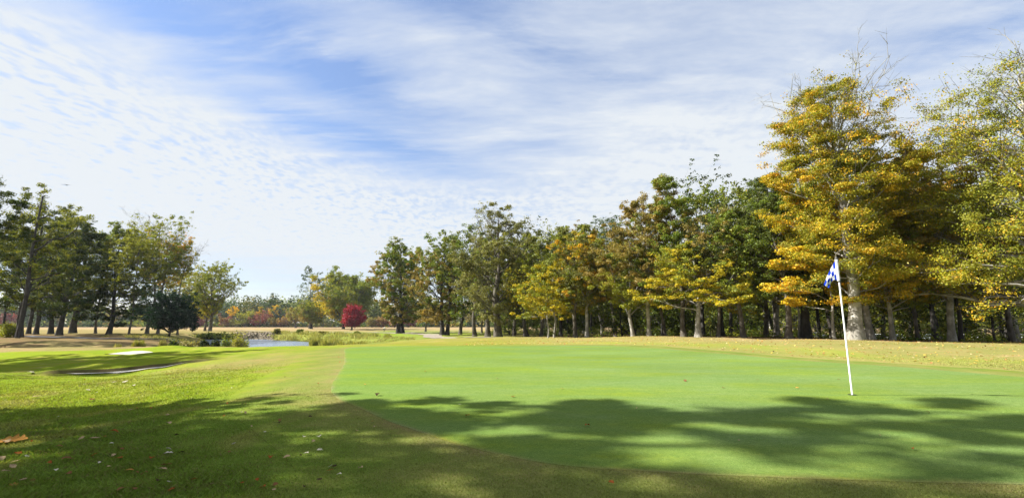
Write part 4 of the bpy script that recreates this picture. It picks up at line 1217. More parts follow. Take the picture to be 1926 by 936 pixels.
# ------------------------------------------------------------------ pond bank: reeds, bushes, stones
def blades(C, h, w, rg, lean=0.3):
    n = len(C)
    a = rg.uniform(0, 2 * pi, n); d = np.stack([np.cos(a), np.sin(a), np.zeros(n)], 1)
    b = rg.uniform(0, 2 * pi, n); l = np.stack([np.cos(b), np.sin(b), np.zeros(n)], 1) * (lean * rg.random(n) * h)[:, None]
    up = np.zeros((n, 3)); up[:, 2] = h
    mid = C + up * 0.55 + l * 0.3
    V = np.stack([C - d * (w * 0.5)[:, None] if np.ndim(w) else C - d * w * 0.5, C + (d * (w * 0.5)[:, None] if np.ndim(w) else d * w * 0.5), mid + d * (w * 0.35 if not np.ndim(w) else (w * 0.35)[:, None]), C + up + l], 1).reshape(-1, 3)
    return V, np.arange(4 * n).reshape(n, 4)
def reeds():
    rg = np.random.default_rng(61)
    n = 60000
    x = rg.uniform(-60, -14, n); y = rg.uniform(58, 116, n)
    s = poly_sd(x, y, POND)
    l = lump(x, y, 5, 41)
    m = (s > 0.4) & (s < 10 + 4 * l) & (y > 60) & (rg.random(n) < np.clip(0.55 + 0.6 * l, 0.04, 1))
    m &= ~((x < -0.52 * y) & (y > 86))
    m &= ~((x > -26) & (y < 66))
    x, y = x[m], y[m]
    h = (0.40 + 0.28 * l[m] + rg.random(len(x)) * 0.45).clip(0.15, 1.0) * np.where(y < 78, 0.4, 0.75)
    V, Q = blades(np.stack([x, y, terrain(x, y) - 0.05], 1), h, 0.09, rg, 0.5)
    col = leaf_colour(np.stack([x, y, y], 1), np.clip(0.5 + 0.5 * lump(x, y, 2.5, 42), 0, 1), ('reed', 'ygreen'), rg, few)
    o = mesh('reeds', V, quads=Q, mat=M_LEAF, col=np.repeat(col, 4, 0))
    tag(o, 'tan and green reeds growing along the far bank of the pond', 'reeds', kind='stuff')
reeds()
def bank_stones():
    rg = np.random.default_rng(62)
    V = []; Q = []; nb = 0
    cube = np.array([(x, y, z) for x in (-1, 1) for y in (-1, 1) for z in (-1, 1)], float)
    fq = np.array([(0, 1, 3, 2), (4, 6, 7, 5), (0, 4, 5, 1), (2, 3, 7, 6), (0, 2, 6, 4), (1, 5, 7, 3)])
    for i in range(1500):
        y = rg.uniform(90, 108); x = y * rg.uniform(-0.60, -0.515)
        s = float(poly_sd(np.array([x]), np.array([y]), POND)[0])
        if s < -0.5 or s > 8: continue
        c = cube * rg.uniform(0.08, 0.24, 3) + rg.normal(size=(8, 3)) * 0.05
        a = rg.uniform(0, 6.28); R_ = np.array([(cos(a), -sin(a), 0), (sin(a), cos(a), 0), (0, 0, 1)])
        V.append(c @ R_.T + np.array((x, y, tz(x, y) + 0.05))); Q.append(fq + nb); nb += 8
    o = mesh('bank_stones', np.concatenate(V), quads=np.concatenate(Q), mat=M_STONE)
    tag(o, 'brown rubble stones covering the bank at the far left end of the pond', 'bank stones', kind='stuff')
bank_stones()

def shrub(u, Y, vtop, w, pals, label, leaf=None, n=2600, kind='shrub', grassy=False, dz=0.0):
    x = xat(u, Y, 640); z = tz(x, Y) - dz; H = max(zat(vtop, Y) - z, 0.3); R = px2m(w, Y) / 2
    rg = np.random.default_rng(int(u * 11))
    if grassy:
        a = rg.uniform(0, 6.28, n); r = np.sqrt(rg.random(n)) * R * 0.55
        C = np.stack([r * np.cos(a), r * np.sin(a), np.zeros(n)], 1)
        h = H * (1.05 - 0.45 * (r / (R * 0.55)) ** 2) * rg.uniform(0.6, 1.0, n)
        V, Q = blades(C, h, 0.045, rg, 0.0)
        V = V.reshape(n, 4, 3); out = np.stack([np.cos(a), np.sin(a), 0 * a], 1) * (R * 0.5 * rg.random(n))[:, None]
        V[:, 3] += out; V[:, 2] += out * 0.35; V = V.reshape(-1, 3)
        col = leaf_colour(C, rg.random(n), pals, rg, half)
        root = empty('grass_clump', (x, Y, z), label, 'grass clump', 'shrubs and clumps along the creek')
        mesh('leaves', V, quads=Q, mat=M_LEAF, parent=root, col=np.repeat(col, 4, 0))
        return
    leaf = leaf or 0.0036 * Y
    root = empty(kind, (x, Y, z), label, 'shrub', 'shrubs and clumps along the creek')
    tb = Tubes(); Cs = []; cl = []
    for i in range(14):
        a = rg.uniform(0, 6.28); f = rg.uniform(0.2, 1)
        e = np.array((cos(a) * R * 0.75 * f, sin(a) * R * 0.75 * f, H * (1 - 0.45 * f * f) * rg.uniform(0.65, 0.92)))
        s = np.linspace(0, 1, 4)
        P = np.array((0, 0, -0.1)) + (e - np.array((0, 0, -0.1))) * s[:, None] + np.array((0, 0, 1)) * (np.sin(s * pi) * H * 0.1)[:, None]
        tb.add(P, 0.03 * (1 - s * 0.7), 4)
        for k in range(4):
            q = e * rg.uniform(0.45, 1.0)
            m_ = n // 56
            Cs.append(q + rg.normal(size=(m_, 3)) * np.array((0.22 * R, 0.22 * R, 0.14 * H))); cl.append(np.full(m_, rg.random()))
    C = np.concatenate(Cs); cl = np.concatenate(cl)
    C[:, 2] = np.maximum(C[:, 2], 0.03)
    V, Q = leaf_quads(C, leaf, rg, up=0.6)
    tb.build('stems', M_DARKBARK, root)
    mesh('leaves', V, quads=Q, mat=M_LEAF, parent=root, col=np.repeat(leaf_colour(C, cl, pals, rg, half), 4, 0))
shrub(262, 40, 636, 24, ('reed', 'ygreen'), 'feathery round clump of tall grass standing alone by the creek', grassy=True, n=1600)
shrub(223, 42, 643, 16, ('ygreen', 'reed'), 'small yellow green grass clump left of the feathery round one', grassy=True, n=700)
shrub(307, 41, 636, 18, ('reed', 'olive'), 'tall brownish grass clump right of the feathery round one', grassy=True, n=1100)
shrub(328, 42, 637, 26, ('green', 'holly'), 'bright green leafed bush under the dark evergreen tree', dz=0.2)
shrub(352, 43, 640, 40, ('olive', 'reed'), 'grey olive straggly bush right of the bright green one', dz=0.2)
shrub(385, 43, 639, 18, ('holly', 'dark'), 'small dark pointed bush by the creek, left one of two', n=1800, dz=0.2)
shrub(406, 43, 637, 18, ('holly', 'dark'), 'small dark pointed bush by the creek, right one of two', n=1800, dz=0.2)
shrub(372, 47, 640, 36, ('brown', 'olive'), 'reddish brown bramble behind the small dark pointed bushes', dz=0.2)
shrub(424, 46, 633, 26, ('green', 'ygreen'), 'mid green bush left of the big pale bush at the water', dz=0.3)
shrub(450, 48, 626, 40, ('ygreen', 'reed'), 'big pale yellow green bush at the left end of the pond', n=4200, dz=0.3)
shrub(462, 49, 638, 24, ('dark', 'green'), 'dark low bush touching the water in front of the big pale one', dz=0.3)
shrub(436, 52, 640, 46, ('green', 'dark'), 'dark green bank growth behind the big pale bush', dz=0.3)
shrub(425, 100, 624, 60, ('green', 'reed'), 'long low weedy bank behind the big pale bush', n=2600)
shrub(395, 98, 626, 60, ('dark', 'green'), 'long low dark hedge like growth left of the weedy bank', n=2600)
shrub(520, 104, 618, 12, ('brown', 'dark'), 'dark brown dead shrub standing in the reeds', n=900)
shrub(563, 102, 619, 14, ('green', 'dark'), 'small dark green shrub above the reeds', n=900)
shrub(605, 98, 623, 12, ('brown', 'dark'), 'small rounded brown shrub in the reeds right of the middle', n=900)
shrub(670, 92, 623, 14, ('blue', 'green'), 'grey green shrub at the right end of the reeds', n=900)
shrub(15, 60, 606, 40, ('ygreen', 'green'), 'leafy green shrub against the leaning trunk on the far left', n=3000)
for i, (u, v, w) in enumerate(((692, 643, 30), (716, 644, 22), (672, 642, 40), (650, 641, 40), (620, 636, 46), (596, 633, 30))):
    shrub(u, 60 + i, v - 3, w, ('reed', 'ygreen'), ['low straw coloured grass tuft behind the back edge of the green', 'smallest straw tuft, rightmost behind the back edge of the green',
      'weedy grass tuft left of the straw coloured one behind the green', 'long weedy tuft near the right end of the pond', 'tall green reed clump right beside the water', 'tall reed clump standing at the right end of the water'][i], grassy=True, n=1500)

# ------------------------------------------------------------------ flagstick
def flagstick():
    base = np.array((0, 7.32, 0.0)); base[0] = at(1602, 733, 7.32)[0]; base[2] = tz(base[0], base[1]) + 0.011
    r = empty('flagstick', tuple(base), 'white golf flagstick with a blue and white chequered flag on the green', 'golf flag', rz=-radians(37))
    mw, N, b = principled('white_pole_paint', (0.80, 0.80, 0.80), 0.35, spec=0.5)
    md, N, b = principled('dark_metal', (0.05, 0.05, 0.055), 0.4, 0.6)
    mb, N, b = principled('blue_nylon', None, 0.6)
    def cloth(name, c):
        m = bpy.data.materials.new(name); m.use_nodes = True; N = NT(m.node_tree); N.n.clear()
        o = N.node('ShaderNodeOutputMaterial'); d = N.node('ShaderNodeBsdfDiffuse'); t = N.node('ShaderNodeBsdfTranslucent')
        p = N.node('ShaderNodeTexCoord').outputs['Object']
        wv = N.noise(p, 300, 2, 0.5)
        cc = N.mix(N.math('MULTIPLY', wv, 0.3), c, tuple(x * 0.7 for x in c))
        N.l.new(cc, d.inputs[0]); N.l.new(cc, t.inputs[0])
        x = N.node('ShaderNodeMixShader'); x.inputs[0].default_value = 0.3
        N.l.new(d.outputs[0], x.inputs[1]); N.l.new(t.outputs[0], x.inputs[2]); N.l.new(x.outputs[0], o.inputs[0])
        return m
    mblue = cloth('blue_nylon_cloth', (0.015, 0.055, 0.50)); mwhite = cloth('white_nylon_cloth', (0.80, 0.80, 0.82))
    H = 2.13
    tb = Tubes(); z = np.array((0, 0.5, 1.2, 1.75, H - 0.01))
    tb.add(np.stack([z * 0, z * 0, z], 1), np.array((0.0125, 0.0125, 0.0115, 0.0105, 0.0095)), 14)
    tb.build('pole', mw, r)
    tb = Tubes(); tb.add(np.array(((0, 0, H - 0.015), (0, 0, H + 0.012), (0, 0, H + 0.03))), np.array((0.013, 0.014, 0.004)), 12); tb.build('finial', md, r)
    # hem sleeve
    tb = Tubes(); zz = np.linspace(H - 0.365, H - 0.02, 8)
    tb.add(np.stack([zz * 0 - 0.004, zz * 0, zz], 1), 0.0215 + 0.0015 * np.sin(zz * 60), 14)
    tb.build('sleeve', mwhite, r)
    tb = Tubes(); tb.add(np.array(((0, 0, H - 0.385), (0, 0, H - 0.364))), np.array((0.018, 0.018)), 12); tb.build('clip', md, r)
    # hanging cloth, 5 x 4 checks
    nu, nv = 41, 33
    V = np.zeros((nv, nu, 3))
    for i in range(nv):
        t = i / (nv - 1)                       # 0 top, 1 bottom of the hem
        for j in range(nu):
            s = j / (nu - 1)
            top = np.array((-0.012 - 0.20 * s ** 0.9, 0, H - 0.03 - 0.385 * s ** 1.08))
            bot = np.array((-0.012 - 0.135 * s ** 0.75, 0, H - 0.355 - 0.115 * s ** 1.35 - 0.035 * sin(s * pi) * -1))
            p = top * (1 - t) + bot * t
            p[1] = 0.026 * sin(s * 7.0 + t * 2.5) * s ** 0.6 + 0.014 * sin(t * 7 + 2 * s) * s
            V[i, j] = p
    idx = np.arange(nu * nv).reshape(nv, nu)
    q = np.stack([idx[:-1, :-1], idx[:-1, 1:], idx[1:, 1:], idx[1:, :-1]], -1)
    o = mesh('flag', V.reshape(-1, 3), quads=q.reshape(-1, 4), mat=mblue, parent=r, smooth=True)
    o.data.materials.append(mwhite)
    mi = np.zeros((nv - 1, nu - 1), np.int32)
    for i in range(nv - 1):
        for j in range(nu - 1):
            mi[i, j] = ((i * 3 // (nv - 1)) + (j * 5 // (nu - 1))) % 2
    mi = mi.ravel()
    o.data.polygons.foreach_set('material_index', mi)
    so = o.modifiers.new('cloth', 'SOLIDIFY'); so.thickness = 0.0015
    # cup as a flat disc, the shade inside the hole put into its colour
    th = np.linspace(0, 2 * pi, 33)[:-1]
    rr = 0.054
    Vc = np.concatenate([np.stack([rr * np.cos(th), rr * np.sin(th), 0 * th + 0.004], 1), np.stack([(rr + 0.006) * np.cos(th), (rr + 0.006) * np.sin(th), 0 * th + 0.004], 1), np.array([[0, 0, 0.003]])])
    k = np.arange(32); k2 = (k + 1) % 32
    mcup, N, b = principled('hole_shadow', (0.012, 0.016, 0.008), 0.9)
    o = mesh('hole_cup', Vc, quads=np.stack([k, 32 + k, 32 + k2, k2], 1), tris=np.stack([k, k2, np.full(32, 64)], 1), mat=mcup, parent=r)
flagstick()

# ------------------------------------------------------------------ golfer bending down far across the fairway
def skin_body(name, pts, edges, radii, mat, parent, sub=2):
    me = bpy.data.meshes.new(name)
    me.from_pydata(pts, edges, [])
    o = bpy.data.objects.new(name, me); COL.objects.link(o); o.parent = parent
    md = o.modifiers.new('skin', 'SKIN')
    for i, v in enumerate(me.skin_vertices[0].data):
        v.radius = (radii[i], radii[i]); v.use_root = (i == 0)
    o.modifiers.new('sub', 'SUBSURF').levels = sub
    o.modifiers['sub'].render_levels = sub
    me.materials.append(mat)
    return o
def golfer():
    Y = 122; x = xat(722, Y, 618); z = tz(x, Y)
    r = empty('person', (x, Y, z), 'person in a white shirt, yellow hat and grey trousers bending down on the far fairway', 'person')
    ms, _, _ = principled('skin', (0.42, 0.26, 0.18), 0.6); mshirt, _, _ = principled('white_shirt', (0.78, 0.76, 0.70), 0.8)
    mt, _, _ = principled('grey_trousers', (0.16, 0.15, 0.14), 0.8); mh, _, _ = principled('yellow_hat', (0.75, 0.62, 0.18), 0.8)
    hair, _, _ = principled('hair', (0.04, 0.03, 0.02), 0.7)
    pts = [(0, 0, .88), (.08, 0, 1.02), (.20, 0, 1.15), (.36, 0, 1.22), (.44, 0, 1.25), (.54, -.01, 1.27), (.60, -.01, 1.24),
           (.36, .17, 1.18), (.42, .20, .92), (.55, .16, .70), (.58, .15, .62),
           (.36, -.17, 1.18), (.44, -.20, .92), (.58, -.14, .70), (.61, -.13, .62),
           (0, .10, .85), (.08, .13, .48), (-.02, .13, .09), (.13, .15, .04),
           (0, -.10, .85), (.14, -.13, .48), (.06, -.13, .09), (.21, -.15, .04)]
    ed = [(0, 1), (1, 2), (2, 3), (3, 4), (4, 5), (5, 6), (3, 7), (7, 8), (8, 9), (9, 10), (3, 11), (11, 12), (12, 13), (13, 14), (0, 15), (15, 16), (16, 17), (17, 18), (0, 19), (19, 20), (20, 21), (21, 22)]
    rad = [.14, .13, .14, .15, .06, .095, .08, .065, .05, .04, .035, .065, .05, .04, .035, .095, .07, .045, .04, .095, .07, .045, .04]
    skin_body('body', pts, ed, rad, ms, r)
    f = lambda k, g: [x_ * g for x_ in k]
    sp = [0, 1, 2, 3, 7, 8, 11, 12]
    skin_body('shirt', [pts[i] for i in sp], [(0, 1), (1, 2), (2, 3), (3, 4), (4, 5), (3, 6), (6, 7)], [.155, .155, .165, .165, .085, .07, .085, .07], mshirt, r)
    tp = [0, 15, 16, 17, 19, 20, 21]
    skin_body('trousers', [pts[i] for i in tp], [(0, 1), (1, 2), (2, 3), (0, 4), (4, 5), (5, 6)], [.16, .115, .09, .07, .115, .09, .07], mt, r)
    # hat: crown and brim as one turned shape
    prof = [(0.0, .11), (.07, .10), (.10, .05), (.105, .01), (.17, -.005), (.172, -.012), (.10, -.004)]
    th = np.arange(20) * 2 * pi / 20
    V = np.array([(p * cos(t), p * sin(t), h) for p, h in prof for t in th])
    i = np.arange(len(prof) * 20).reshape(-1, 20); j = np.roll(i, -1, 1)
    o = mesh('hat', V, quads=np.stack([i[:-1], j[:-1], j[1:], i[1:]], -1).reshape(-1, 4), mat=mh, parent=r, smooth=True, loc=(.585, -.01, 1.33))
    o.rotation_euler = (0, radians(50), 0)
    r.rotation_euler = (0, 0, radians(0))
golfer()

# ------------------------------------------------------------------ parked cars behind the wood
def car(loc, rz, paint, label):
    r = empty('parked_car', loc, label, 'car', 'cars parked behind the wood', rz)
    mp_, _, _ = principled('car_paint', paint, 0.3, spec=0.6); mg, _, _ = principled('car_glass', (0.02, 0.025, 0.03), 0.08, spec=0.8)
    mt_, _, _ = principled('tyre_rubber', (0.02, 0.02, 0.02), 0.8); mr, _, _ = principled('wheel_rim', (0.5, 0.5, 0.52), 0.3, 0.8)
    ml, _, _ = principled('car_lamp', (0.75, 0.75, 0.72), 0.15); mrd, _, _ = principled('rear_lamp', (0.35, 0.01, 0.01), 0.2)
    sec = [(-2.2, .45, .85, .78), (-2.1, .35, .95, .84), (-1.5, .30, 1.0, .88), (-.6, .28, 1.02, .90), (.6, .28, 1.02, .90), (1.3, .30, .98, .88), (2.0, .35, .88, .82), (2.2, .45, .72, .74)]
    V = []
    for x, z0, z1, hw in sec:
        for y, z in ((-hw * .96, z0), (-hw, z0 + .2), (-hw, z1 - .12), (-hw * .9, z1), (hw * .9, z1), (hw, z1 - .12), (hw, z0 + .2), (hw * .96, z0)):
            V.append((x, y, z))
    n = len(sec); i = np.arange(n * 8).reshape(n, 8); j = np.roll(i, -1, 1)
    q = np.stack([i[:-1], j[:-1], j[1:], i[1:]], -1).reshape(-1, 4).tolist()
    me = bpy.data.meshes.new('body'); me.from_pydata(V, [], q + [list(range(8))[::-1], list(range(n * 8 - 8, n * 8))]); me.materials.append(mp_)
    o = bpy.data.objects.new('body', me); COL.objects.link(o); o.parent = r; bv = o.modifiers.new('b', 'BEVEL'); bv.width = .04; bv.segments = 2
    def prism(name, X, mat, hw0, hw1, parent):
        V = [(x, s * (hw0 if z < 1.1 else hw1), z) for s in (-1, 1) for x, z in X]
        m_ = len(X)
        F = [list(range(m_))[::-1], list(range(m_, 2 * m_))] + [[a, (a + 1) % m_, (a + 1) % m_ + m_, a + m_] for a in range(m_)]
        me = bpy.data.meshes.new(name); me.from_pydata(V, [], F); me.materials.append(mat)
        o = bpy.data.objects.new(name, me); COL.objects.link(o); o.parent = parent; return o
    prism('windows', [(-1.75, .99), (-1.2, 1.40), (.35, 1.42), (1.15, .99)], mg, .80, .62, r)
    prism('roof', [(-1.15, 1.405), (-1.05, 1.45), (.25, 1.465), (.38, 1.425)], mp_, .64, .63, r)
    for sx in (-1.35, 1.35):
        for sy in (-1, 1):
            tb = Tubes(); tb.add(np.array(((sx, sy * .68, .32), (sx, sy * .90, .32))), np.array((.32, .32)), 18)
            w = tb.build('wheel', mt_, r)
            tb = Tubes(); tb.add(np.array(((sx, sy * .89, .32), (sx, sy * .91, .32), (sx, sy * .912, .32))), np.array((.2, .2, .001)), 14)
            tb.build('rim', mr, w)
    for sy in (-.6, .6):
        prism('headlight', [(2.14, .62), (2.14, .74), (2.215, .70), (2.225, .60)], ml, .01, .01, r).scale = (1, 12, 1)
    for o in [c for c in r.children if c.name.startswith('headlight')]:
        o.location = (0, 0.6 if o.name == 'headlight' else -0.6, 0)
    return r
for i, (u, Y, c, lab) in enumerate(((1662, 76, (0.80, 0.80, 0.80), 'white car roof glimpsed just left of the slim pale trunk'), (1692, 77, (0.70, 0.72, 0.75), 'silver white car glimpsed just right of the slim pale trunk'),
      (1749, 75, (0.62, 0.70, 0.80), 'pale blue car glimpsed left of the crooked pale trunk'), (1822, 75, (0.82, 0.82, 0.80), 'white car glimpsed right of the dark leaning tree'), (1914, 73, (0.78, 0.80, 0.82), 'white car at the right edge of the frame behind the trees'), (1536, 80, (0.75, 0.75, 0.76), 'pale car glimpsed left of the flag behind the golden beech'))):
    x = xat(u, Y); car((x, Y, tz(x, Y)), radians(12 * (i % 3)), c, lab)

# ------------------------------------------------------------------ bird in the sky
def bird():
    p = at(125, 348, 62)
    r = empty('bird', tuple(p), 'small grey bird gliding high above the left grove', 'bird', rz=radians(20))
    mb, _, _ = principled('feather', (0.10, 0.095, 0.09), 0.8)
    V = []; 
    tb = Tubes(); s = np.array((-.25, -.18, -.08, .05, .15, .2, .24))
    tb.add(np.stack([s * 0, s, s * 0 + .01 * np.cos(s * 8)], 1), np.array((.006, .03, .05, .05, .03, .028, .004)), 8)
    i = tb.n
    W = []
    for sg in (-1, 1):
        pr = [(0, .07, -.10, .02), (.2, .10, -.09, .06), (.42, .06, -.07, .03), (.60, -.02, -.07, -.02)]
        for x, y0, y1, z in pr: W += [(sg * x, y0, z), (sg * x, y1, z - .004)]
    V = np.concatenate([np.concatenate(tb.V), np.array(W), np.array([(-.03, -.22, 0), (.03, -.22, 0), (.06, -.36, 0), (-.06, -.36, 0)])])
    Q = np.concatenate(tb.Q).tolist()
    for g in (0, 8):
        for k in range(3): a = i + g + 2 * k; Q.append([a, a + 1, a + 3, a + 2])
    a = i + 16; Q.append([a, a + 1, a + 2, a + 3])
    mesh('body', V, quads=Q, mat=mb, parent=r)
bird()

# ------------------------------------------------------------------ air
def haze():
    m = bpy.data.materials.new('air'); m.use_nodes = True; N = NT(m.node_tree); N.n.clear()
    o = N.node('ShaderNodeOutputMaterial'); v = N.node('ShaderNodeVolumePrincipled')
    v.inputs['Color'].default_value = (0.80, 0.88, 1.0, 1)
    v.inputs['Density'].default_value = 0.00011
    v.inputs['Anisotropy'].default_value = 0.2
    N.l.new(v.outputs[0], o.inputs['Volume'])
    x, y0, y1, z0, z1 = 2900, -450, 960, -12, 34
    V = [(a, b, c) for a in (-x, x) for b in (y0, y1) for c in (z0, z1)]
    me = bpy.data.meshes.new('haze'); me.from_pydata(V, [], [(0, 1, 3, 2), (4, 6, 7, 5), (0, 4, 5, 1), (2, 3, 7, 6), (0, 2, 6, 4), (1, 5, 7, 3)])
    me.materials.append(m)
    ob = bpy.data.objects.new('haze', me); COL.objects.link(ob)
    tag(ob, 'thin pale air between the camera and the far wood', 'haze', kind='stuff')
haze()
sc.cycles.volume_bounces = 0

# ------------------------------------------------------------------ fallen leaves that can be told apart
def leaf_shape(seed, lobes):
    rg = np.random.default_rng(seed)
    n = 15; s = np.linspace(0, 1, n)
    w = 0.30 * np.sin(pi * s ** 0.85) ** 0.75 * (1 + (0.32 * np.cos(lobes * 2 * pi * s) if lobes else 0)) + 0.004
    curl = rg.uniform(0.15, 0.45); tw = rg.uniform(-0.6, 0.6); arch = rg.uniform(-0.10, 0.28)
    V = []
    for i in range(n):
        for k in (-1, -0.5, 0, 0.5, 1):
            x = s[i] - 0.5; y = k * w[i]
            z = curl * abs(k) ** 1.5 * w[i] * 0.9 + arch * sin(pi * s[i]) * 0.8 + tw * y * (s[i] - .5) + 0.02 * rg.normal() * abs(k) + 0.06
            V.append((x, y, z))
    Q = [(i * 5 + k, i * 5 + k + 1, (i + 1) * 5 + k + 1, (i + 1) * 5 + k) for i in range(n - 1) for k in range(4)]
    # stalk
    b = len(V)
    V += [(-0.5, -.008, .06), (-0.5, .008, .06), (-0.68, .006, .10), (-0.68, -.006, .10)]
    Q.append((b, b + 1, b + 2, b + 3))
    me = bpy.data.meshes.new('leaf'); me.from_pydata(V, [], Q)
    for p in me.polygons: p.use_smooth = True
    return me
def leaf_mat(name, c):
    m = bpy.data.materials.new(name); m.use_nodes = True; N = NT(m.node_tree); N.n.clear()
    o = N.node('ShaderNodeOutputMaterial'); d = N.node('ShaderNodeBsdfDiffuse'); t = N.node('ShaderNodeBsdfTranslucent')
    p = N.node('ShaderNodeTexCoord').outputs['Object']
    k = N.rng(N.noise(p, 5, 4, 0.7), 0.35, 0.7)
    cc = N.mix(k, c, tuple(x * 0.45 for x in c))
    N.l.new(cc, d.inputs[0]); N.l.new(cc, t.inputs[0])
    x = N.node('ShaderNodeMixShader'); x.inputs[0].default_value = 0.25
    N.l.new(d.outputs[0], x.inputs[1]); N.l.new(t.outputs[0], x.inputs[2]); N.l.new(x.outputs[0], o.inputs[0])
    return m
LM = {k: leaf_mat(k + '_dry_leaf', c) for k, c in {'brown': (0.24, 0.12, 0.055), 'rust': (0.34, 0.10, 0.03), 'tan': (0.50, 0.36, 0.21), 'orange': (0.50, 0.26, 0.07), 'pale': (0.66, 0.60, 0.48), 'dark': (0.07, 0.045, 0.03)}.items()}
SHAPES = {}
for ci, (cn, m_) in enumerate(LM.items()):
    for k in range(3):
        me = leaf_shape(ci * 7 + k + 1, (3, 4, 0)[k]); me.materials.append(m_); SHAPES[(cn, k)] = me
def fallen(x, y, size, cn, label, grp, k=None, tilt=0.25):
    k = random.randrange(3) if k is None else k
    o = bpy.data.objects.new('fallen_leaf', SHAPES[(cn, k)]); COL.objects.link(o)
    gx = np.array([x, x + .05, x]); gy = np.array([y, y, y + .05]); g = terrain(gx, gy)
    o.location = (x, y, g[0] + 0.022 + size * 0.02)
    o.rotation_euler = (random.uniform(-tilt, tilt), random.uniform(-tilt, tilt), random.uniform(0, 6.28))
    o.scale = (size, size, size * 0.9)
    tag(o, label, 'fallen leaf', grp)
    return o
def yfor(v, off=0.0):
    return EYE * FPX / (v - 608) * 1.0
def atg(u, v):
    """point of the ground seen at a pixel (walk along the ray)"""
    d = np.array(ray(u, v)); d /= d[1]
    Y = np.arange(2, 40, 0.05)
    h = terrain(d[0] * Y, Y)
    zr = EYE + d[2] * Y
    i = int(np.argmax(zr < h))
    return d[0] * Y[i], Y[i]
G_L1 = 'dry leaves fallen on the near rough grass'
G_L2 = 'dry leaves fallen on the putting green'
BIG = [(22, 835, 52, 'orange', 'largest leaf, curled golden orange, at the left edge of the frame'), (8, 838, 24, 'tan', 'tan curled leaf tucked behind the largest orange leaf'),
       (312, 880, 20, 'brown', 'curled brown leaf, larger of the two by the bare patch at lower left'), (305, 888, 14, 'tan', 'tan leaf lying against the curled brown one'),
       (316, 861, 14, 'pale', 'pale upright leaf just above the curled brown one'), (213, 818, 18, 'rust', 'reddish brown leaf left of the middle of the shaded rough'),
       (195, 826, 9, 'rust', 'small red leaf just left of the reddish brown one'), (178, 830, 14, 'tan', 'flat tan leaf lying left of the small red leaf'),
       (242, 891, 14, 'orange', 'bright orange leaf in the sunny patch at the bottom left'), (222, 869, 14, 'rust', 'rust red leaf above the bright orange one'),
       (123, 870, 20, 'brown', 'grey brown leaf above the sunny patch at the bottom left'), (28, 873, 12, 'tan', 'tan leaf in shade at the lower left edge'),
       (24, 920, 18, 'orange', 'sunlit orange white leaf in the bottom left corner'), (42, 911, 14, 'tan', 'upright tan leaf beside the corner leaf'), (60, 910, 16, 'brown', 'brown leaf right of the upright tan leaf in the corner'),
       (110, 848, 12, 'brown', 'faint orange brown leaf in the deep shade at left'), (284, 872, 14, 'rust', 'rust leaf left of the pale upright one'), (508, 868, 14, 'rust', 'rust leaf in the shade near the bottom middle left'),
       (620, 891, 14, 'orange', 'orange leaf in the sunlit strip at the bottom, left of the middle'), (600, 828, 13, 'pale', 'white bleached leaf, right one of a pair on the apron'), (571, 826, 10, 'pale', 'white bleached leaf, left one of a pair on the apron'),
       (498, 816, 6, 'pale', 'tiny white leaf left of the bleached pair'), (364, 909, 10, 'rust', 'rusty leaf near the bottom edge left of the middle'), (482, 912, 10, 'rust', 'rusty leaf lying at the bottom edge, below the sunlit strip'),
       (600, 909, 10, 'dark', 'dark curled leaf under the orange one at the bottom'), (572, 925, 9, 'dark', 'dark crumpled leaf near the bottom edge'), (250, 932, 14, 'brown', 'brown leaf cut by the bottom edge on the left'),
       (322, 930, 16, 'rust', 'rust leaf cut by the bottom edge'), (398, 918, 8, 'tan', 'tan scrap near the bottom edge'), (1150, 917, 12, 'rust', 'red brown leaf on the apron at the bottom middle'),
       (284, 769, 9, 'orange', 'small orange leaf at the rim of the shade on the left'), (300, 767, 8, 'brown', 'small brown leaf beside the orange one at the rim of the shade'),
       (316, 800, 14, 'tan', 'flat tan leaf in the shade below the sunny bump'), (245, 775, 9, 'tan', 'tan leaf at the shade rim left of the small orange one'),
       (58, 702, 11, 'pale', 'white leaf on the sunny rough nearest the left bunker'), (215, 721, 8, 'pale', 'white leaf, left one of a row on the sunny rough'), (235, 720, 10, 'pale', 'white leaf, second in a row on the sunny rough'),
       (252, 726, 7, 'pale', 'white leaf, third in a row on the sunny rough'), (165, 735, 8, 'pale', 'pale leaf alone left of the row on the sunny rough'), (68, 748, 12, 'tan', 'tan leaf at the upper rim of the shade on the far left'),
       (172, 755, 14, 'brown', 'brown leaf pair at the shade rim on the left'), (425, 713, 7, 'tan', 'tan leaf on the worn yellow patch'), (316, 705, 9, 'orange', 'orange tinged leaf between the bunker and the worn patch')]
for u, v, w, cn, lab in BIG:
    x, y = atg(u, v)
    fallen(x, y, px2m(w, y) * (0.85 if w > 15 else 1.0), cn, lab, G_L1)
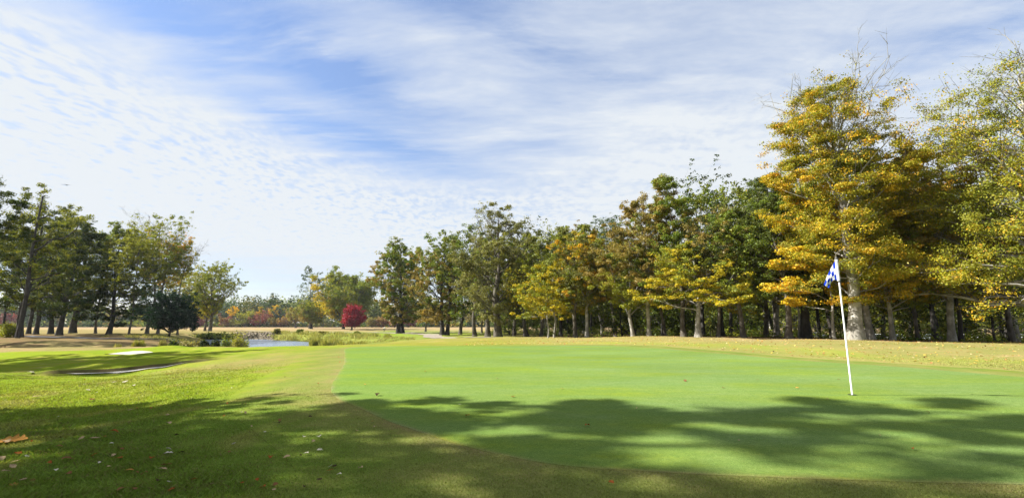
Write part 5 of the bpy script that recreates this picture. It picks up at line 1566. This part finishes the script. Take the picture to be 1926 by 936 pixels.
GRN = [(1105, 805, 11, 'rust', 'red brown leaf in the shade in the middle of the green'), (879, 786, 10, 'rust', 'rusty leaf left of the red brown one, in the sun on the green'), (965, 749, 10, 'orange', 'orange leaf on the sunny middle left of the green'),
       (710, 746, 13, 'dark', 'dark leaf in the narrow shade at the left of the green'), (1289, 718, 9, 'brown', 'brown leaf half way along the sunny green'), (686, 725, 6, 'orange', 'tiny orange leaf near the left rim of the green'),
       (1360, 731, 7, 'brown', 'brown leaf left of the flag on the green'), (1500, 732, 6, 'orange', 'small orange leaf between the brown one and the flag'), (1556, 752, 7, 'tan', 'tan leaf just left of the foot of the flagstick'),
       (1577, 715, 5, 'brown', 'tiny brown leaf behind the foot of the flagstick'), (1718, 850, 9, 'rust', 'rusty leaf in the shade on the right of the green'), (1745, 780, 8, 'brown', 'brown leaf in the broken shade at right on the green'),
       (1390, 833, 6, 'tan', 'pale scrap in the shade right of the middle of the green'), (1057, 733, 6, 'orange', 'orange scrap right of the sunny orange leaf'), (865, 764, 6, 'pale', 'white scrap left of the sunny orange leaf'),
       (1198, 771, 5, 'tan', 'tan scrap at the far rim of the shade on the green'), (800, 700, 6, 'orange', 'orange scrap near the back left of the green'), (935, 714, 5, 'brown', 'brown scrap near the back middle of the green'),
       (1655, 823, 5, 'tan', 'tan scrap in the shade in front of the flag'), (700, 797, 7, 'orange', 'orange scrap on the sunny spit of apron at left'), (704, 806, 5, 'tan', 'tan scrap below the orange one on the sunny spit of apron'), (1425, 716, 4, 'brown', 'tiny brown scrap at the back of the green left of the flag')]
for u, v, w, cn, lab in GRN:
    x, y = atg(u, v)
    fallen(x, y, px2m(w, y), cn, lab, G_L2, tilt=0.35)
random.seed(12)
for i in range(95):
    u = random.uniform(-20, 700); v = 668 + (930 - 668) * random.random() ** 0.8
    if u > 640 and v < 760: continue
    x, y = atg(u, v)
    zone = 'shaded near rough' if y < 7.4 else 'sunny rough'
    cn = random.choice(['brown', 'tan', 'rust', 'pale', 'dark', 'tan'])
    zone += [' at far left', ' at left', ' left of centre', ' near the middle'][min(int(max(u, 0) / 175), 3)]
    fallen(x, y, random.uniform(0.025, 0.06), cn, f'small {cn} leaf scrap on the {zone}', G_L1, tilt=0.5)

# ------------------------------------------------------------------ real grass blades close to the camera
def near_grass():
    rg = np.random.default_rng(88)
    # density falls off with distance
    n = 850000
    y = 2.35 + 15.5 * rg.random(n) ** 2.1
    x = (rg.random(n) * 2 - 1) * 1.22 * y
    e = poly_sd(x, y, APRON); g = poly_sd(x, y, GREEN)
    m = ((g > 0.0) | ((y < 9) & (rg.random(n) < 1 - sstep(y, 5.5, 9)))) & (rg.random(n) < 1 - sstep(y, 8.5, 17.5)) & ((e > -0.05) | (y < 9.5) & (rg.random(n) < 1 - sstep(y, 5.5, 9.5)))
    x, y, e, g = x[m], y[m], e[m], g[m]
    inside_ = e < 0
    l = lump(x, y, 0.9, 71); l2 = lump(x, y, 0.35, 72); l3 = lump(x, y, 3, 73)
    onp = g < 0
    h = np.where(inside_, 0.009 + 0.004 * rg.random(len(x)), (0.020 + 0.012 * l + 0.016 * rg.random(len(x))).clip(0.008, 0.06))
    w = np.where(inside_, 0.0030, 0.0038) * (0.6 + y / 5.0)
    h = np.where(onp, 0.004 + 0.003 * rg.random(len(x)), h)
    z_ = np.where(onp, 0.009, np.where(inside_, 0.004, -0.002))
    h = h * (1 - 0.5 * sstep(y, 8, 17)) * np.where(inside_, 1.0, 0.45 + 0.55 * sstep(e, 0.0, 1.2))
    z = terrain(x, y) + z_
    V, Q = blades(np.stack([x, y, z], 1), h, w, rg, 1.3)
    base = zone_colour(x, y)
    ap = apron_col(x, y, None)
    c = np.where(inside_[:, None], ap, base)
    c[onp] = green_col(x[onp], y[onp], None) * 1.0
    st = np.clip(0.30 + 0.30 * l2 + 0.30 * l3 + 0.2 * rg.normal(size=len(x)), 0, 1)[:, None]
    straw = np.array((0.20, 0.20, 0.065))
    pick = (rg.random(len(x)) < st[:, 0] * np.where(onp, 0.10, np.where(inside_, 0.35, 0.6)))[:, None]
    c = np.where(pick, straw * rg.uniform(0.5, 1.1, (len(x), 1)), c * rg.uniform(1.05, 1.9, (len(x), 1)))
    o = mesh('grass', V, quads=Q, mat=M_LEAF, col=np.repeat(c, 4, 0))
    tag(o, 'short grass blades of the near rough and apron', 'grass', kind='stuff')
near_grass()

# ------------------------------------------------------------------ labels that would still be the same get an order one can count
def order_labels():
    ORD = ['', 'second ', 'third ', 'fourth ', 'fifth ', 'sixth ', 'seventh ', 'eighth ', 'ninth ', 'tenth ']
    seen = {}
    for o in bpy.data.objects:
        if 'label' in o and 'category' in o: seen.setdefault(o['label'], []).append(o)
    for lab, obs in seen.items():
        if len(obs) < 2: continue
        if obs[0]['category'] == 'tree': obs.sort(key=lambda o: o.location.y); w = 'nearest'
        else: obs.sort(key=lambda o: o.location.x / max(o.location.y, 1)); w = 'from the left'
        for i, o in enumerate(obs[:10]):
            if w == 'nearest': o['label'] = lab + ', ' + ORD[i] + 'nearest'
            else: o['label'] = lab + ', ' + (ORD[i] or 'first ') + 'from left'
order_labels()
